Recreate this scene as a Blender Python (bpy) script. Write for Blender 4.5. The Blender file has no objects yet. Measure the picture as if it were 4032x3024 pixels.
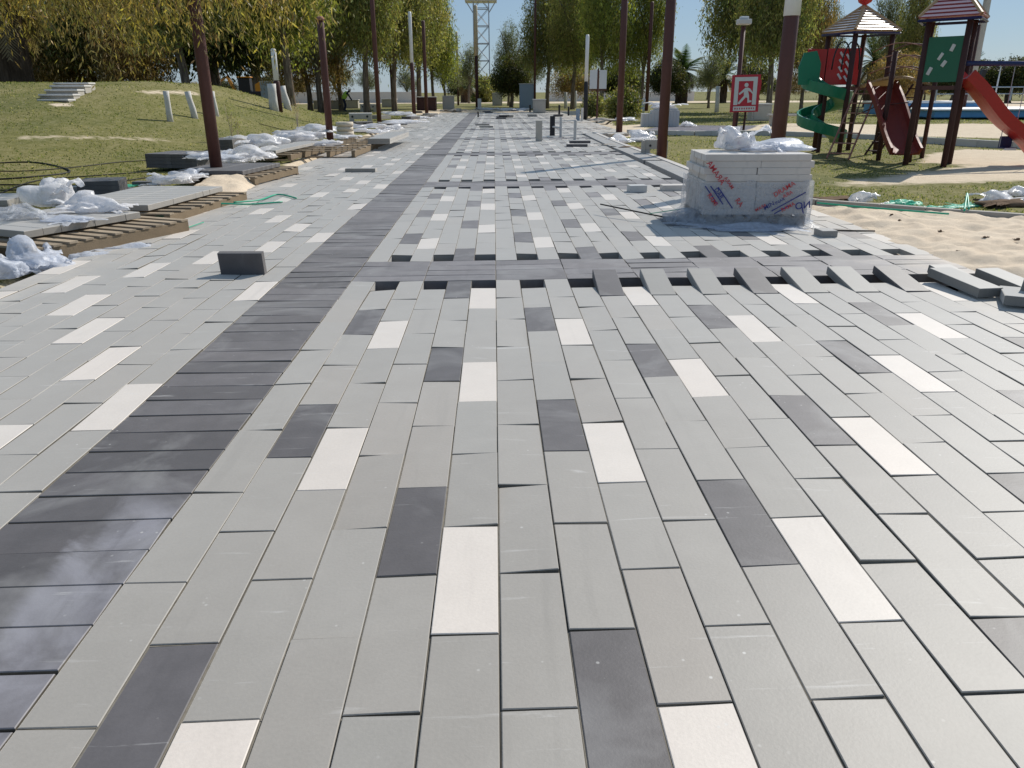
import bpy, bmesh, math, random
import numpy as np
from mathutils import Vector, Matrix, noise as mnoise
sc = bpy.context.scene
C = sc.collection
R = math.radians
random.seed(7); rng = np.random.default_rng(7)
# ---------------------------------------------------------------- camera
F, PITCH, YAW, ROLL, H, CX, CY = 3041.45, .3619, .0204, -.0041, 1.4703, .0018, -1.8416
def axes():
    f = np.array([math.sin(YAW)*math.cos(PITCH), math.cos(YAW)*math.cos(PITCH), -math.sin(PITCH)])
    r = np.array([math.cos(YAW), -math.sin(YAW), 0.]); u = np.cross(r, f)
    c, s = math.cos(ROLL), math.sin(ROLL)
    return c*r+s*u, -s*r+c*u, f
AR, AU, AF = axes()
cam = bpy.data.objects.new('camera', bpy.data.cameras.new('camera')); C.objects.link(cam)
cam.matrix_world = Matrix(((AR[0], AU[0], -AF[0], CX), (AR[1], AU[1], -AF[1], CY), (AR[2], AU[2], -AF[2], H), (0, 0, 0, 1)))
cam.data.sensor_width = 36; cam.data.lens = F/4032*36; cam.data.clip_end = 3000; cam.data.clip_start = .05
sc.camera = cam
# ---------------------------------------------------------------- light
EL = R(41); AZ = math.atan2(.69, .72)
sv = Vector((math.sin(AZ)*math.cos(EL), math.cos(AZ)*math.cos(EL), math.sin(EL)))
W = bpy.data.worlds.new('World'); sc.world = W; W.use_nodes = True
nt = W.node_tree; sky = nt.nodes.new('ShaderNodeTexSky'); sky.sky_type = 'NISHITA'; sky.sun_disc = False
sky.sun_elevation = EL; sky.sun_rotation = AZ; sky.air_density = 1.0; sky.dust_density = 0.25; sky.ozone_density = 1.6; sky.altitude = 50
bg = nt.nodes['Background']; tint = nt.nodes.new('ShaderNodeMix'); tint.data_type = 'RGBA'; tint.blend_type = 'MULTIPLY'; tint.inputs[0].default_value = 1; tint.inputs[7].default_value = (.84, .95, 1.1, 1); nt.links.new(sky.outputs[0], tint.inputs[6]); pale = nt.nodes.new('ShaderNodeMix'); pale.data_type = 'RGBA'; pale.inputs[0].default_value = .5; pale.inputs[7].default_value = (5.1, 7.2, 9.9, 1); nt.links.new(tint.outputs[2], pale.inputs[6]); nt.links.new(pale.outputs[2], bg.inputs[0]); bg.inputs[1].default_value = .065
sl = bpy.data.lights.new('sun', 'SUN'); sl.energy = 4.75; sl.angle = R(.5); sl.color = (1, .95, .87)
so = bpy.data.objects.new('sun', sl); C.objects.link(so); so.rotation_mode = 'QUATERNION'; so.rotation_quaternion = sv.to_track_quat('Z', 'Y')
sc.view_settings.view_transform = 'Standard'; sc.view_settings.look = 'None'; sc.view_settings.exposure = 0.0; sc.view_settings.gamma = 1
# ---------------------------------------------------------------- terrain
def ss(x):
    x = np.clip(x, 0, 1); return x*x*(3-2*x)
def ground(x, y):
    x = np.asarray(x, float); y = np.asarray(y, float)
    h = -.05 + 1.95*ss((-x-6.3)/8.2)*ss((y-11.5)/22)*(1-ss((y-37)/16))
    h = h - .04*ss((x-3.4)/.8)*ss((y-1)/2)
    n = .03*np.sin(x*.9+1.3*np.sin(y*.5))*np.sin(y*.7+.8*np.sin(x*.4))
    return h + n*ss((np.abs(x+.2)-4.6)/2)
def ray(x, y):
    x *= 4032/2212; y *= 4032/2212
    return (x-2016)/F*AR - (y-1512)/F*AU + AF
def at(x, y, z=None):
    """world point on the ground (or at height z) seen at picture coordinate (x, y) of a 2212 px wide picture"""
    d = ray(x, y)
    if z is not None:
        t = (z-H)/d[2]; return Vector((CX+t*d[0], CY+t*d[1], z))
    z = 0.
    t = 1.
    while t < 400:
        px, py, pz = CX+t*d[0], CY+t*d[1], H+t*d[2]
        if pz < ground(px, py): break
        t *= 1.004
    return Vector((px, py, float(ground(px, py))))
def atd(x, dist_y, z=0):
    """point on the ray column x at world depth Y"""
    d = ray(x, 198); t = (dist_y-CY)/d[1]
    return Vector((CX+t*d[0], dist_y, z))
# ---------------------------------------------------------------- tags
def tag(o, label, cat, group=None, kind=None):
    o['label'] = label; o['category'] = cat
    if group: o['group'] = group
    if kind: o['kind'] = kind
    return o
def struct(o, kind='structure', label=None):
    o['kind'] = kind
    if label: o['label'] = label
    return o
def thing(name, label, cat, loc=(0, 0, 0), rz=0, group=None):
    o = bpy.data.objects.new(name, None); C.objects.link(o); o.location = loc; o.rotation_euler = (0, 0, rz); o.empty_display_size = .1
    return tag(o, label, cat, group)
def copy_tree(o, parent=None):
    c = o.copy(); C.objects.link(c); c.parent = parent
    for ch in list(o.children): copy_tree(ch, c)
    return c
# ---------------------------------------------------------------- mesh helper
class MB:
    def __init__(s): s.v = []; s.f = []; s.m = []; s.c = []; s.mi = 0; s.col = (1, 1, 1)
    def quadf(s, vs, faces):
        n = len(s.v); s.v += [tuple(p) for p in vs]
        for f in faces: s.f.append(tuple(i+n for i in f)); s.m.append(s.mi); s.c.append(s.col)
    def box(s, c, d, M=None, bev=0, taper=1):
        x, y, z = d[0]/2, d[1]/2, d[2]/2
        if bev:
            b = bev; P = []
            for zz, ix in ((-z, 1), (-z+b, 0), (z-b, 0), (z, 1)):
                X = x-(b if ix else 0); Y = y-(b if ix else 0)
                P += [(-X, -Y, zz), (X, -Y, zz), (X, Y, zz), (-X, Y, zz)]
            fs = [(3, 2, 1, 0), (12, 13, 14, 15)]
            for k in range(3):
                for i in range(4): j = (i+1) % 4; fs.append((k*4+i, k*4+j, k*4+4+j, k*4+4+i))
        else:
            t = taper
            P = [(-x, -y, -z), (x, -y, -z), (x, y, -z), (-x, y, -z), (-x*t, -y*t, z), (x*t, -y*t, z), (x*t, y*t, z), (-x*t, y*t, z)]
            fs = [(3, 2, 1, 0), (4, 5, 6, 7), (0, 1, 5, 4), (1, 2, 6, 5), (2, 3, 7, 6), (3, 0, 4, 7)]
        cc = Vector(c)
        P = [(M @ Vector(p) if M else Vector(p))+cc for p in P]
        s.quadf(P, fs)
    def tube(s, pts, r, n=8, cap=True, close=False):
        pts = [Vector(p) for p in pts]; rs = r if isinstance(r, (list, tuple)) else [r]*len(pts); rings = []
        up = Vector((0, 0, 1)); prev = None
        for i, p in enumerate(pts):
            a = pts[max(i-1, 0)]; b = pts[min(i+1, len(pts)-1)]; t = (b-a)
            t = t.normalized() if t.length > 1e-9 else up
            if prev is None: ref = up if abs(t.z) < .9 else Vector((1, 0, 0)); e1 = t.cross(ref).normalized()
            else: e1 = (prev - t*prev.dot(t)).normalized()
            prev = e1; e2 = t.cross(e1)
            rings.append([p+(e1*math.cos(k*2*math.pi/n)+e2*math.sin(k*2*math.pi/n))*rs[i] for k in range(n)])
        V = [q for g in rings for q in g]; fs = []
        for i in range(len(pts)-1):
            for k in range(n): j = (k+1) % n; fs.append((i*n+k, i*n+j, (i+1)*n+j, (i+1)*n+k))
        if cap: fs.append(tuple(range(n-1, -1, -1))); fs.append(tuple((len(pts)-1)*n+k for k in range(n)))
        s.quadf(V, fs)
    def lathe(s, prof, n=16, c=(0, 0, 0)):
        V = []; fs = []
        for r, z in prof: V += [(c[0]+r*math.cos(k*2*math.pi/n), c[1]+r*math.sin(k*2*math.pi/n), c[2]+z) for k in range(n)]
        for i in range(len(prof)-1):
            for k in range(n): j = (k+1) % n; fs.append((i*n+k, i*n+j, (i+1)*n+j, (i+1)*n+k))
        s.quadf(V, fs)
    def prism(s, poly, z0, z1, M=None):
        n = len(poly); P = [Vector((x, y, z0)) for x, y in poly]+[Vector((x, y, z1)) for x, y in poly]
        if M: P = [M @ p for p in P]
        s.quadf(P, [tuple(range(n-1, -1, -1)), tuple(range(n, 2*n))]+[(i, (i+1) % n, n+(i+1) % n, n+i) for i in range(n)])
    def build(s, name, mats, parent=None, smooth=False, loc=None):
        me = bpy.data.meshes.new(name); me.from_pydata(s.v, [], s.f)
        mats = mats if isinstance(mats, (list, tuple)) else [mats]
        for m in mats: me.materials.append(m)
        me.polygons.foreach_set('material_index', s.m)
        at_ = me.color_attributes.new('col', 'FLOAT_COLOR', 'CORNER')
        cnt = [len(f) for f in s.f]; arr = np.repeat(np.array(s.c, dtype=np.float32), cnt, axis=0)
        at_.data.foreach_set('color', np.c_[arr, np.ones(len(arr), np.float32)].ravel())
        if smooth: me.polygons.foreach_set('use_smooth', [True]*len(s.f))
        me.update(); o = bpy.data.objects.new(name, me); C.objects.link(o)
        if parent: o.parent = parent
        if loc is not None: o.location = loc
        return o
def npmesh(name, V, Fq, mat, col=None, parent=None, k=4, smooth=False):
    """V (n,3), Fq (m,k) index array, col per face (m,3)"""
    me = bpy.data.meshes.new(name); m = len(Fq)
    me.vertices.add(len(V)); me.vertices.foreach_set('co', np.asarray(V, np.float32).ravel())
    me.loops.add(m*k); me.loops.foreach_set('vertex_index', np.asarray(Fq, np.int32).ravel())
    me.polygons.add(m); me.polygons.foreach_set('loop_start', np.arange(m, dtype=np.int32)*k)
    me.update(calc_edges=True)
    if col is not None:
        a = me.color_attributes.new('col', 'FLOAT_COLOR', 'CORNER'); c = np.repeat(col, k, axis=0)
        a.data.foreach_set('color', np.c_[c, np.ones(len(c))].astype(np.float32).ravel())
    if smooth: me.polygons.foreach_set('use_smooth', np.ones(m, bool))
    me.materials.append(mat); o = bpy.data.objects.new(name, me); C.objects.link(o)
    if parent: o.parent = parent
    return o
# ---------------------------------------------------------------- materials
class NT:
    def __init__(s, name):
        s.m = bpy.data.materials.new(name); s.m.use_nodes = True; s.t = s.m.node_tree
        s.b = s.t.nodes['Principled BSDF']; s.out = s.t.nodes['Material Output']
    def n(s, t, **k):
        x = s.t.nodes.new(t)
        for a, b in k.items():
            if a.startswith('i_'): x.inputs[a[2:].replace('_', ' ')].default_value = b
            else: setattr(x, a, b)
        return x
    def l(s, a, b): s.t.links.new(a, b)
    def noise(s, scale, detail=3, rough=.5, co='Object', dist=0, vec=None):
        t = s.n('ShaderNodeTexNoise'); t.inputs['Scale'].default_value = scale; t.inputs['Detail'].default_value = detail; t.inputs['Roughness'].default_value = rough; t.inputs['Distortion'].default_value = dist
        if vec is None:
            g = s.n('ShaderNodeTexCoord'); vec = g.outputs[co]
        s.l(vec, t.inputs['Vector']); return t.outputs['Fac']
    def ramp(s, f, stops):
        r = s.n('ShaderNodeValToRGB'); e = r.color_ramp.elements
        while len(e) < len(stops): e.new(.5)
        for a, (p, c) in zip(e, stops): a.position = p; a.color = (*c, 1) if len(c) == 3 else c
        s.l(f, r.inputs[0]); return r.outputs[0]
    def mix(s, f, a, b, mode='MIX'):
        x = s.n('ShaderNodeMix', data_type='RGBA', blend_type=mode)
        for v, i in ((f, 0), (a, 6), (b, 7)):
            if hasattr(v, 'links') or hasattr(v, 'is_output'): s.l(v, x.inputs[i])
            else: x.inputs[i].default_value = v if i == 0 else (*v, 1)
        return x.outputs[2]
    def attr(s, name='col'):
        a = s.n('ShaderNodeAttribute'); a.attribute_name = name; return a
    def bump(s, h, st=.3, d=.01):
        b = s.n('ShaderNodeBump'); b.inputs['Strength'].default_value = st; b.inputs['Distance'].default_value = d
        s.l(h, b.inputs['Height']); s.l(b.outputs[0], s.b.inputs['Normal'])
    def base(s, c): s.l(c, s.b.inputs['Base Color'])
    def set(s, rough=.8, spec=.3, metal=0):
        s.b.inputs['Roughness'].default_value = rough; s.b.inputs['Specular IOR Level'].default_value = spec; s.b.inputs['Metallic'].default_value = metal; return s.m
def mat(name, c, rough=.8, spec=.3, var=.12, scale=8, bump=0, metal=0, usecol=False, trans=0):
    k = NT(name); n1 = k.noise(scale, 4); n2 = k.noise(scale*9, 2)
    cc = k.mix(n1, tuple(x*(1-var) for x in c), tuple(min(1, x*(1+var)) for x in c))
    cc = k.mix(.25, cc, k.mix(n2, tuple(x*(1-var*1.6) for x in c), tuple(min(1, x*(1+var*1.6)) for x in c)))
    if usecol: cc = k.mix(1., cc, k.attr().outputs['Color'], 'MULTIPLY')
    k.base(cc)
    if bump: k.bump(n2, bump, .01)
    return k.set(rough, spec, metal)
def _mr(k, v, a, b):
    m_ = k.n('ShaderNodeMapRange'); m_.inputs[1].default_value = a; m_.inputs[2].default_value = b; k.l(v, m_.inputs[0]); return m_.outputs[0]
def paver_mat(name, c, dark=False):
    k = NT(name); g = k.n('ShaderNodeTexCoord'); P = g.outputs['Object']
    big = k.noise(.9, 3, .5, vec=P); mid = k.noise(7, 4, .6, vec=P); fine = k.noise(90, 3, .6, vec=P)
    cc = k.mix(big, tuple(x*.93 for x in c), tuple(min(1, x*1.07) for x in c))
    lo, hi = (.74, 1.3) if dark else (.93, 1.06)
    cc = k.mix(k.ramp(mid, [(.35, (0, 0, 0)), (.65, (1, 1, 1))]), k.mix(1., cc, (lo,)*3, 'MULTIPLY'), k.mix(1., cc, (hi,)*3, 'MULTIPLY'))
    cc = k.mix(.6, cc, k.mix(fine, tuple(x*.84 for x in c), tuple(min(1, x*1.14) for x in c)))
    cc = k.mix(1., cc, k.attr().outputs['Color'], 'MULTIPLY')
    sm = k.ramp(k.noise(1.7, 4, .6, vec=P, dist=.8), [(.5, (0, 0, 0)), (.68, (.42, .42, .42) if dark else (.12, .12, .12))])
    cc = k.mix(sm, cc, (.3, .295, .29) if dark else (.46, .44, .4))
    if dark:      # cement smear left on the strip, a shape of its own
        sx0 = k.n('ShaderNodeSeparateXYZ'); k.l(P, sx0.inputs[0])
        def mth(op, a, b):
            m_ = k.n('ShaderNodeMath', operation=op)
            for v, i in ((a, 0), (b, 1)):
                if hasattr(v, 'is_output'): k.l(v, m_.inputs[i])
                elif v is not None: m_.inputs[i].default_value = v
            return m_.outputs[0]
        nn_ = k.noise(3.2, 5, .6, vec=P, dist=.6)
        ax = mth('ABSOLUTE', mth('ADD', mth('MULTIPLY', nn_, .34), mth('ADD', sx0.outputs[0], 1.14)), None); ay = mth('ABSOLUTE', mth('SUBTRACT', sx0.outputs[1], .1), None)
        mk = mth('MULTIPLY', _mr(k, ax, .17, .11), _mr(k, ay, .85, .6)); mk = mth('MULTIPLY', mk, _mr(k, nn_, .3, .62)); mk = mth('MULTIPLY', mk, .6)
        cc = k.mix(mk, cc, (.33, .325, .36))
    # pale chips, dust specks and scuffs
    sp = k.n('ShaderNodeTexVoronoi'); sp.inputs['Scale'].default_value = 16; k.l(P, sp.inputs['Vector'])
    spk = k.ramp(sp.outputs['Distance'], [(.05, (1, 1, 1)), (.10, (0, 0, 0))])
    gate = k.ramp(k.noise(2.4, 3, .6, vec=P), [(.52, (0, 0, 0)), (.68, (.8, .8, .8))])
    cc = k.mix(k.mix(1., spk, gate, 'MULTIPLY'), cc, (.62, .61, .58))
    mp = k.n('ShaderNodeMapping'); mp.inputs['Scale'].default_value = (1.2, 14, 1); mp.inputs['Rotation'].default_value = (0, 0, .5); k.l(P, mp.inputs['Vector'])
    scf = k.ramp(k.noise(1.6, 5, .62, vec=mp.outputs[0], dist=.6), [(.64, (0, 0, 0)), (.72, (.4, .4, .4))])
    cc = k.mix(scf, cc, (.52, .51, .5) if dark else (.58, .57, .55))
    mp2 = k.n('ShaderNodeMapping'); mp2.inputs['Scale'].default_value = (9, .6, 1); mp2.inputs['Rotation'].default_value = (0, 0, -.25); k.l(P, mp2.inputs['Vector'])
    trk = k.ramp(k.noise(1.1, 4, .55, vec=mp2.outputs[0]), [(.6, (0, 0, 0)), (.75, (.36, .36, .36))])
    cc = k.mix(trk, cc, tuple(x*.72 for x in c))
    sx = k.n('ShaderNodeSeparateXYZ'); k.l(P, sx.inputs[0]); ab = k.n('ShaderNodeMath', operation='ABSOLUTE'); k.l(sx.outputs[0], ab.inputs[0])
    ad = k.n('ShaderNodeMath', operation='MULTIPLY_ADD'); k.l(k.noise(2.2, 5, .7, vec=P), ad.inputs[0]); ad.inputs[1].default_value = 2.4; k.l(ab.outputs[0], ad.inputs[2])
    cc = k.mix(k.ramp(_mr(k, ad.outputs[0], 4.6, 5.6), [(0, (0, 0, 0)), (1, (.55, .55, .55))]), cc, (.58, .49, .38))
    k.base(cc); k.bump(fine, .25, .002)
    k.b.inputs['Sheen Weight'].default_value = .22 if dark else .8; k.b.inputs['Sheen Roughness'].default_value = .45; k.b.inputs['Sheen Tint'].default_value = (.9, .86, .8, 1)
    return k.set(.55, .5)
M = {}
M['grey'] = paver_mat('grey concrete', (.298, .278, .248))
M['grey_shade'] = paver_mat('grey concrete with painted shade', (.19, .182, .165))  # field grey darkened: shade of tilted tops and sides put into the colour
M['darkp'] = paver_mat('charcoal concrete', (.092, .085, .087), True)
M['cream'] = paver_mat('cream concrete', (.64, .575, .51))
M['joint'] = mat('joint filling', (.17, .155, .13), .95, .1, .5, 30, usecol=True)
M['bed'] = mat('bedding sand with painted shade', (.07, .06, .05), .95, .1, .3, 6, .3)  # sand darkened so the shade in the open slots sits in its colour
M['lgrey'] = paver_mat('pale grey concrete', (.5, .5, .49))
M['conc'] = mat('raw concrete', (.46, .43, .38), .9, .2, .15, 6, .4)
M['concw'] = mat('white concrete', (.62, .6, .57), .9, .2, .12, 6, .3)
M['ringc'] = mat('cream concrete ring', (.66, .58, .46), .9, .2, .12, 6, .3)
M['stone'] = mat('weathered white post', (.6, .58, .54), .9, .2, .3, 5, .6)
M['brown'] = mat('brown paint', (.095, .036, .028), .55, .4, .3, 3, .15)
M['brownd'] = mat('dark brown timber', (.062, .026, .022), .7, .3, .25, 5, .3)
M['black'] = mat('black metal', (.02, .02, .024), .5, .4, .2, 4)
M['white'] = mat('white paint', (.75, .75, .74), .45, .5, .06, 3)
M['beige'] = mat('beige paint', (.55, .46, .32), .6, .3, .1, 3)
M['steel'] = mat('galvanised steel', (.42, .45, .5), .45, .5, .1, 3, 0, .3)
M['rust'] = mat('red oxide steel', (.33, .16, .12), .8, .2, .25, 3)
M['wood'] = mat('pallet timber', (.33, .265, .19), .9, .2, .3, 9, .3, usecol=True)
M['green'] = mat('green plastic', (.008, .2, .1), .32, .5, .1, 2)
M['greenp'] = mat('green panel', (.01, .12, .06), .4, .5, .12, 2)
M['red'] = mat('red plastic', (.55, .02, .018), .32, .5, .1, 2)
M['redsl'] = mat('worn red slide', (.4, .022, .018), .38, .5, .25, 2)
M['redbr'] = mat('faded brick red slide', (.2, .028, .018), .5, .4, .2, 2)
M['yellow'] = mat('yellow paint', (.72, .42, .03), .4, .5, .12, 2)
M['orange'] = mat('excavator orange', (.62, .25, .02), .45, .5, .2, 2)
M['blue'] = mat('dark blue bar', (.012, .02, .1), .4, .5, .1, 2)
M['poolblue'] = mat('pool blue', (.1, .3, .55), .5, .4, .15, .6)
M['signred'] = mat('sign red', (.5, .03, .05), .45, .4, .12, 3)
M['signwhite'] = mat('sign white', (.66, .66, .65), .5, .4, .08, 3)
M['roofred'] = mat('faded red roof', (.42, .1, .11), .4, .5, .12, 4)
M['roofpink'] = mat('faded pink roof', (.78, .52, .5), .35, .5, .1, 4)
M['rooftan'] = mat('tan roof edge', (.45, .28, .14), .5, .4, .12, 4)
M['roofwhite'] = mat('cream roof', (.8, .7, .62), .22, .6, .1, 4)
M['hose'] = mat('black hose', (.016, .015, .013), .6, .3, .2, 6)
M['strap'] = mat('green strap', (.02, .36, .22), .45, .4, .2, 6)
M['rubble'] = mat('rubble', (.4, .36, .31), .95, .1, .3, 3, .5)
M['skin'] = mat('skin', (.32, .19, .13), .6, .3)
M['vest'] = mat('lime vest', (.45, .7, .1), .7, .2)
M['cloth'] = mat('dark cloth', (.03, .035, .06), .9, .1)
M['bluegrey'] = mat('blue grey cladding', (.3, .36, .42), .7, .3, .08, 1)
M['card'] = mat('brown earth', (.15, .1, .065), .95, .1, .35, 4, .8)
def bark(name, c1, c2):
    k = NT(name); g = k.n('ShaderNodeTexCoord'); mp = k.n('ShaderNodeMapping'); mp.inputs['Scale'].default_value = (6, 6, 1.2); k.l(g.outputs['Object'], mp.inputs['Vector'])
    n = k.noise(2, 5, .6, vec=mp.outputs[0]); k.base(k.ramp(n, [(.3, c1), (.7, c2)])); k.bump(n, .8, .03); return k.set(.9, .1)
M['bark'] = bark('eucalyptus bark', (.075, .052, .036), (.27, .22, .17)); M['palmbark'] = bark('palm bark', (.035, .022, .013), (.13, .09, .06))
def leaf(name, tr=.45):
    k = NT(name); a = k.attr().outputs['Color']
    o = k.n('ShaderNodeObjectInfo'); hs = k.n('ShaderNodeHueSaturation'); mr = k.n('ShaderNodeMapRange'); mr.inputs[3].default_value = .86; mr.inputs[4].default_value = 1.12
    k.l(o.outputs['Random'], mr.inputs[0]); k.l(mr.outputs[0], hs.inputs['Value']); k.l(a, hs.inputs['Color'])
    d = k.b; k.l(hs.outputs[0], d.inputs['Base Color']); d.inputs['Roughness'].default_value = .5; d.inputs['Specular IOR Level'].default_value = .35
    t = k.n('ShaderNodeBsdfTranslucent'); k.l(k.mix(1., hs.outputs[0], (1.1, 1.15, .7), 'MULTIPLY'), t.inputs[0])
    m = k.n('ShaderNodeMixShader'); m.inputs[0].default_value = tr; k.l(d.outputs[0], m.inputs[1]); k.l(t.outputs[0], m.inputs[2]); k.l(m.outputs[0], k.out.inputs[0])
    return k.m
M['leaf'] = leaf('leaves'); M['grassb'] = leaf('grass blades', .6)
def film(name, col, alpha=.6, rough=.35):
    k = NT(name); n = k.noise(5, 4, .6, dist=2.5); n2 = k.noise(7, 4, .6, dist=1.5)
    k.b.inputs['Base Color'].default_value = (*col, 1); k.set(rough, .5); k.bump(k.mix(.3, n, k.noise(16, 4, .6, dist=2.)), .55, .03)
    tl = k.n('ShaderNodeBsdfTranslucent'); tl.inputs[0].default_value = (*col, 1)
    m1 = k.n('ShaderNodeMixShader'); m1.inputs[0].default_value = .35; k.l(k.b.outputs[0], m1.inputs[1]); k.l(tl.outputs[0], m1.inputs[2])
    tp = k.n('ShaderNodeBsdfTransparent'); m2 = k.n('ShaderNodeMixShader')
    r = k.ramp(n2, [(.3, (max(alpha-.2, 0),)*3), (.7, (min(alpha+.18, 1),)*3)]); k.l(r, m2.inputs[0]); k.l(tp.outputs[0], m2.inputs[1]); k.l(m1.outputs[0], m2.inputs[2])
    k.l(m2.outputs[0], k.out.inputs[0]); return k.m
M['film'] = film('clear plastic film', (.58, .61, .66), .45); M['filmw'] = film('white plastic film', (.86, .86, .88), .8, .22)
M['filmg'] = film('green plastic film', (.1, .6, .42), .75); M['filmb'] = film('hazy plastic film', (.7, .74, .82), .7)
# ground
k = NT('park ground'); g = k.n('ShaderNodeTexCoord'); P = g.outputs['Object']; A = k.attr('mask'); sep = k.n('ShaderNodeSeparateColor'); k.l(A.outputs['Color'], sep.inputs[0])
mpg = k.n('ShaderNodeMapping'); mpg.inputs['Scale'].default_value = (1, .55, 1); k.l(P, mpg.inputs['Vector'])
n1 = k.noise(.42, 5, .62, vec=mpg.outputs[0]); n2 = k.noise(2.6, 5, .65, vec=P); n3 = k.noise(38, 3, .7, vec=P)
gc = k.ramp(n1, [(.4, (0.055, 0.082, 0.017)), (.48, (0.148, 0.144, 0.039)), (.55, (0.250, 0.216, 0.085)), (.63, (0.354, 0.297, 0.169))])
n2b = k.noise(7, 5, .7, vec=P)
gc2 = k.ramp(n2, [(.34, (0.047, 0.072, 0.014)), (.5, (0.176, 0.167, 0.050)), (.66, (0.370, 0.317, 0.181))])
gc3 = k.ramp(n2b, [(.36, (0.038, 0.057, 0.012)), (.5, (0.185, 0.173, 0.057)), (.62, (0.389, 0.346, 0.214))])
gc = k.mix(.38, k.mix(.4, gc, gc2), gc3); gc = k.mix(.4, gc, k.ramp(n3, [(.3, (0.027, 0.043, 0.009)), (.55, (0.185, 0.173, 0.062)), (.75, (0.464, 0.423, 0.294))]))
nsd = k.noise(3.2, 4, .6, vec=P); nsf = k.noise(45, 3, .7, vec=P)
sand = k.mix(.5, k.ramp(nsd, [(.3, (.52, .42, .3)), (.7, (.72, .61, .46))]), k.ramp(nsf, [(.3, (.42, .33, .23)), (.6, (.74, .63, .48))]))
asph = k.ramp(n2, [(.3, (.13, .13, .15)), (.7, (.22, .21, .23))])
def edge(ch, amp=.55):
    a = k.n('ShaderNodeMath', operation='MULTIPLY_ADD'); k.l(n2, a.inputs[0]); a.inputs[1].default_value = amp; a.inputs[2].default_value = -amp/2
    b = k.n('ShaderNodeMath', operation='ADD'); k.l(ch, b.inputs[0]); k.l(a.outputs[0], b.inputs[1])
    return k.ramp(b.outputs[0], [(.42, (0, 0, 0)), (.58, (1, 1, 1))])
cc = k.mix(edge(sep.outputs[0]), gc, sand); cc = k.mix(edge(sep.outputs[1], .1), cc, asph)
k.base(cc); bb = k.mix(.5, n2, n3); k.bump(bb, .7, .05); M['ground'] = k.set(.95, .1)
k = NT('loose sand'); n1 = k.noise(2.2, 5, .6); n2 = k.noise(14, 4, .6); n3 = k.noise(130, 3, .7)
k.base(k.mix(.5, k.ramp(n1, [(.3, (.58, .47, .35)), (.7, (.8, .68, .53))]), k.ramp(n3, [(.3, (.46, .36, .26)), (.7, (.78, .67, .53))])))
k.bump(k.mix(.5, n2, n3), .5, .03); M['sand'] = k.set(.95, .1)
# ---------------------------------------------------------------- ground sheet
def axis_pts(lo, hi, c0, c1, fine, grow=1.13):
    a = list(np.arange(c0, c1+1e-6, fine)); s = fine; x = c1
    while x < hi: s *= grow; x += s; a.append(x)
    s = fine; x = c0
    while x > lo: s *= grow; x -= s; a.insert(0, x)
    return np.array(a)
xs = axis_pts(-900, 900, -22, 22, .3); ys = axis_pts(-30, 1500, -3, 48, .3)
gx, gy = np.meshgrid(xs, ys); gz = ground(gx, gy)
def poly_mask(poly, soft=.5):
    P = [(p[0], p[1]) for p in poly]; inside = np.zeros(gx.shape, bool); dmin = np.full(gx.shape, 1e9)
    for i in range(len(P)):
        x1, y1 = P[i]; x2, y2 = P[(i+1) % len(P)]
        cond = ((y1 > gy) != (y2 > gy)); xi = (x2-x1)*(gy-y1)/((y2-y1) if y2 != y1 else 1e-9)+x1
        inside ^= cond & (gx < xi)
        L = (x2-x1)**2+(y2-y1)**2+1e-9; t = np.clip(((gx-x1)*(x2-x1)+(gy-y1)*(y2-y1))/L, 0, 1)
        dmin = np.minimum(dmin, np.hypot(gx-x1-t*(x2-x1), gy-y1-t*(y2-y1)))
    d = np.where(inside, dmin, -dmin); return np.clip(.5+d/soft*.5, 0, 1)
def A2(*pts): return [at(x, y)[:2] for x, y in pts]
pav = [(-4.25, -3), (-4.0, 3), (-3.9, 6), (-4.15, 9), (-4.35, 13), (-4.5, 20), (-4.75, 40), (-4.2, 62), (6.6, 62), (6.2, 42), (4.3, 29), (3.9, 26), (3.9, 10), (4.5, 5), (6, 2), (7, -3)]
m = poly_mask([(x*1.0+(-.3 if x < 0 else .25), y) for x, y in pav], .4)      # sandy margin along the paving
gz = np.where(poly_mask(pav, .1) > .01, np.minimum(gz, -.26), gz)
m = np.maximum(m, poly_mask(A2((1795, 400), (1990, 372), (2330, 330), (2330, 392), (2050, 395)), 1.2))
m = np.maximum(m, poly_mask(A2((1990, 352), (2330, 372), (2330, 326), (2080, 322), (2000, 335)), .7))
m = np.maximum(m, poly_mask(A2((1400, 291), (1640, 287), (2330, 302), (2330, 268), (1650, 268), (1600, 276)), .6))
m = np.maximum(m, poly_mask(A2((1890, 247), (2400, 252), (2500, 221), (1960, 217)), 1.5))
m = np.maximum(m, poly_mask(A2((1240, 272), (1400, 268), (1400, 292), (1290, 300)), .6))
m = np.maximum(m, .9*poly_mask(A2((900, 236), (1290, 240), (1240, 246), (880, 248)), 2.))
m = np.maximum(m, .62*poly_mask(A2((0, 292), (380, 298), (380, 312), (0, 309)), .9))
m = np.maximum(m, .8*poly_mask(A2((280, 196), (440, 198), (440, 209), (330, 207)), .9))
m = np.maximum(m, .9*poly_mask(A2((100, 224), (160, 224), (165, 231), (110, 231)), .4))
m = np.maximum(m, .8*poly_mask([(-60, 112), (60, 112), (90, 135), (-90, 135)], 4))
m = np.maximum(m, .7*poly_mask(A2((1010, 236), (1200, 240), (1200, 244), (1010, 242)), 1))
asm = poly_mask(A2((1380, 286), (1605, 284), (1640, 271), (1430, 270)), .4)
ny, nx = gx.shape; idx = np.arange(ny*nx).reshape(ny, nx)
Fq = np.stack([idx[:-1, :-1], idx[:-1, 1:], idx[1:, 1:], idx[1:, :-1]], -1).reshape(-1, 4)
gnd = npmesh('ground', np.c_[gx.ravel(), gy.ravel(), gz.ravel()], Fq, M['ground'], smooth=True)
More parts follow.
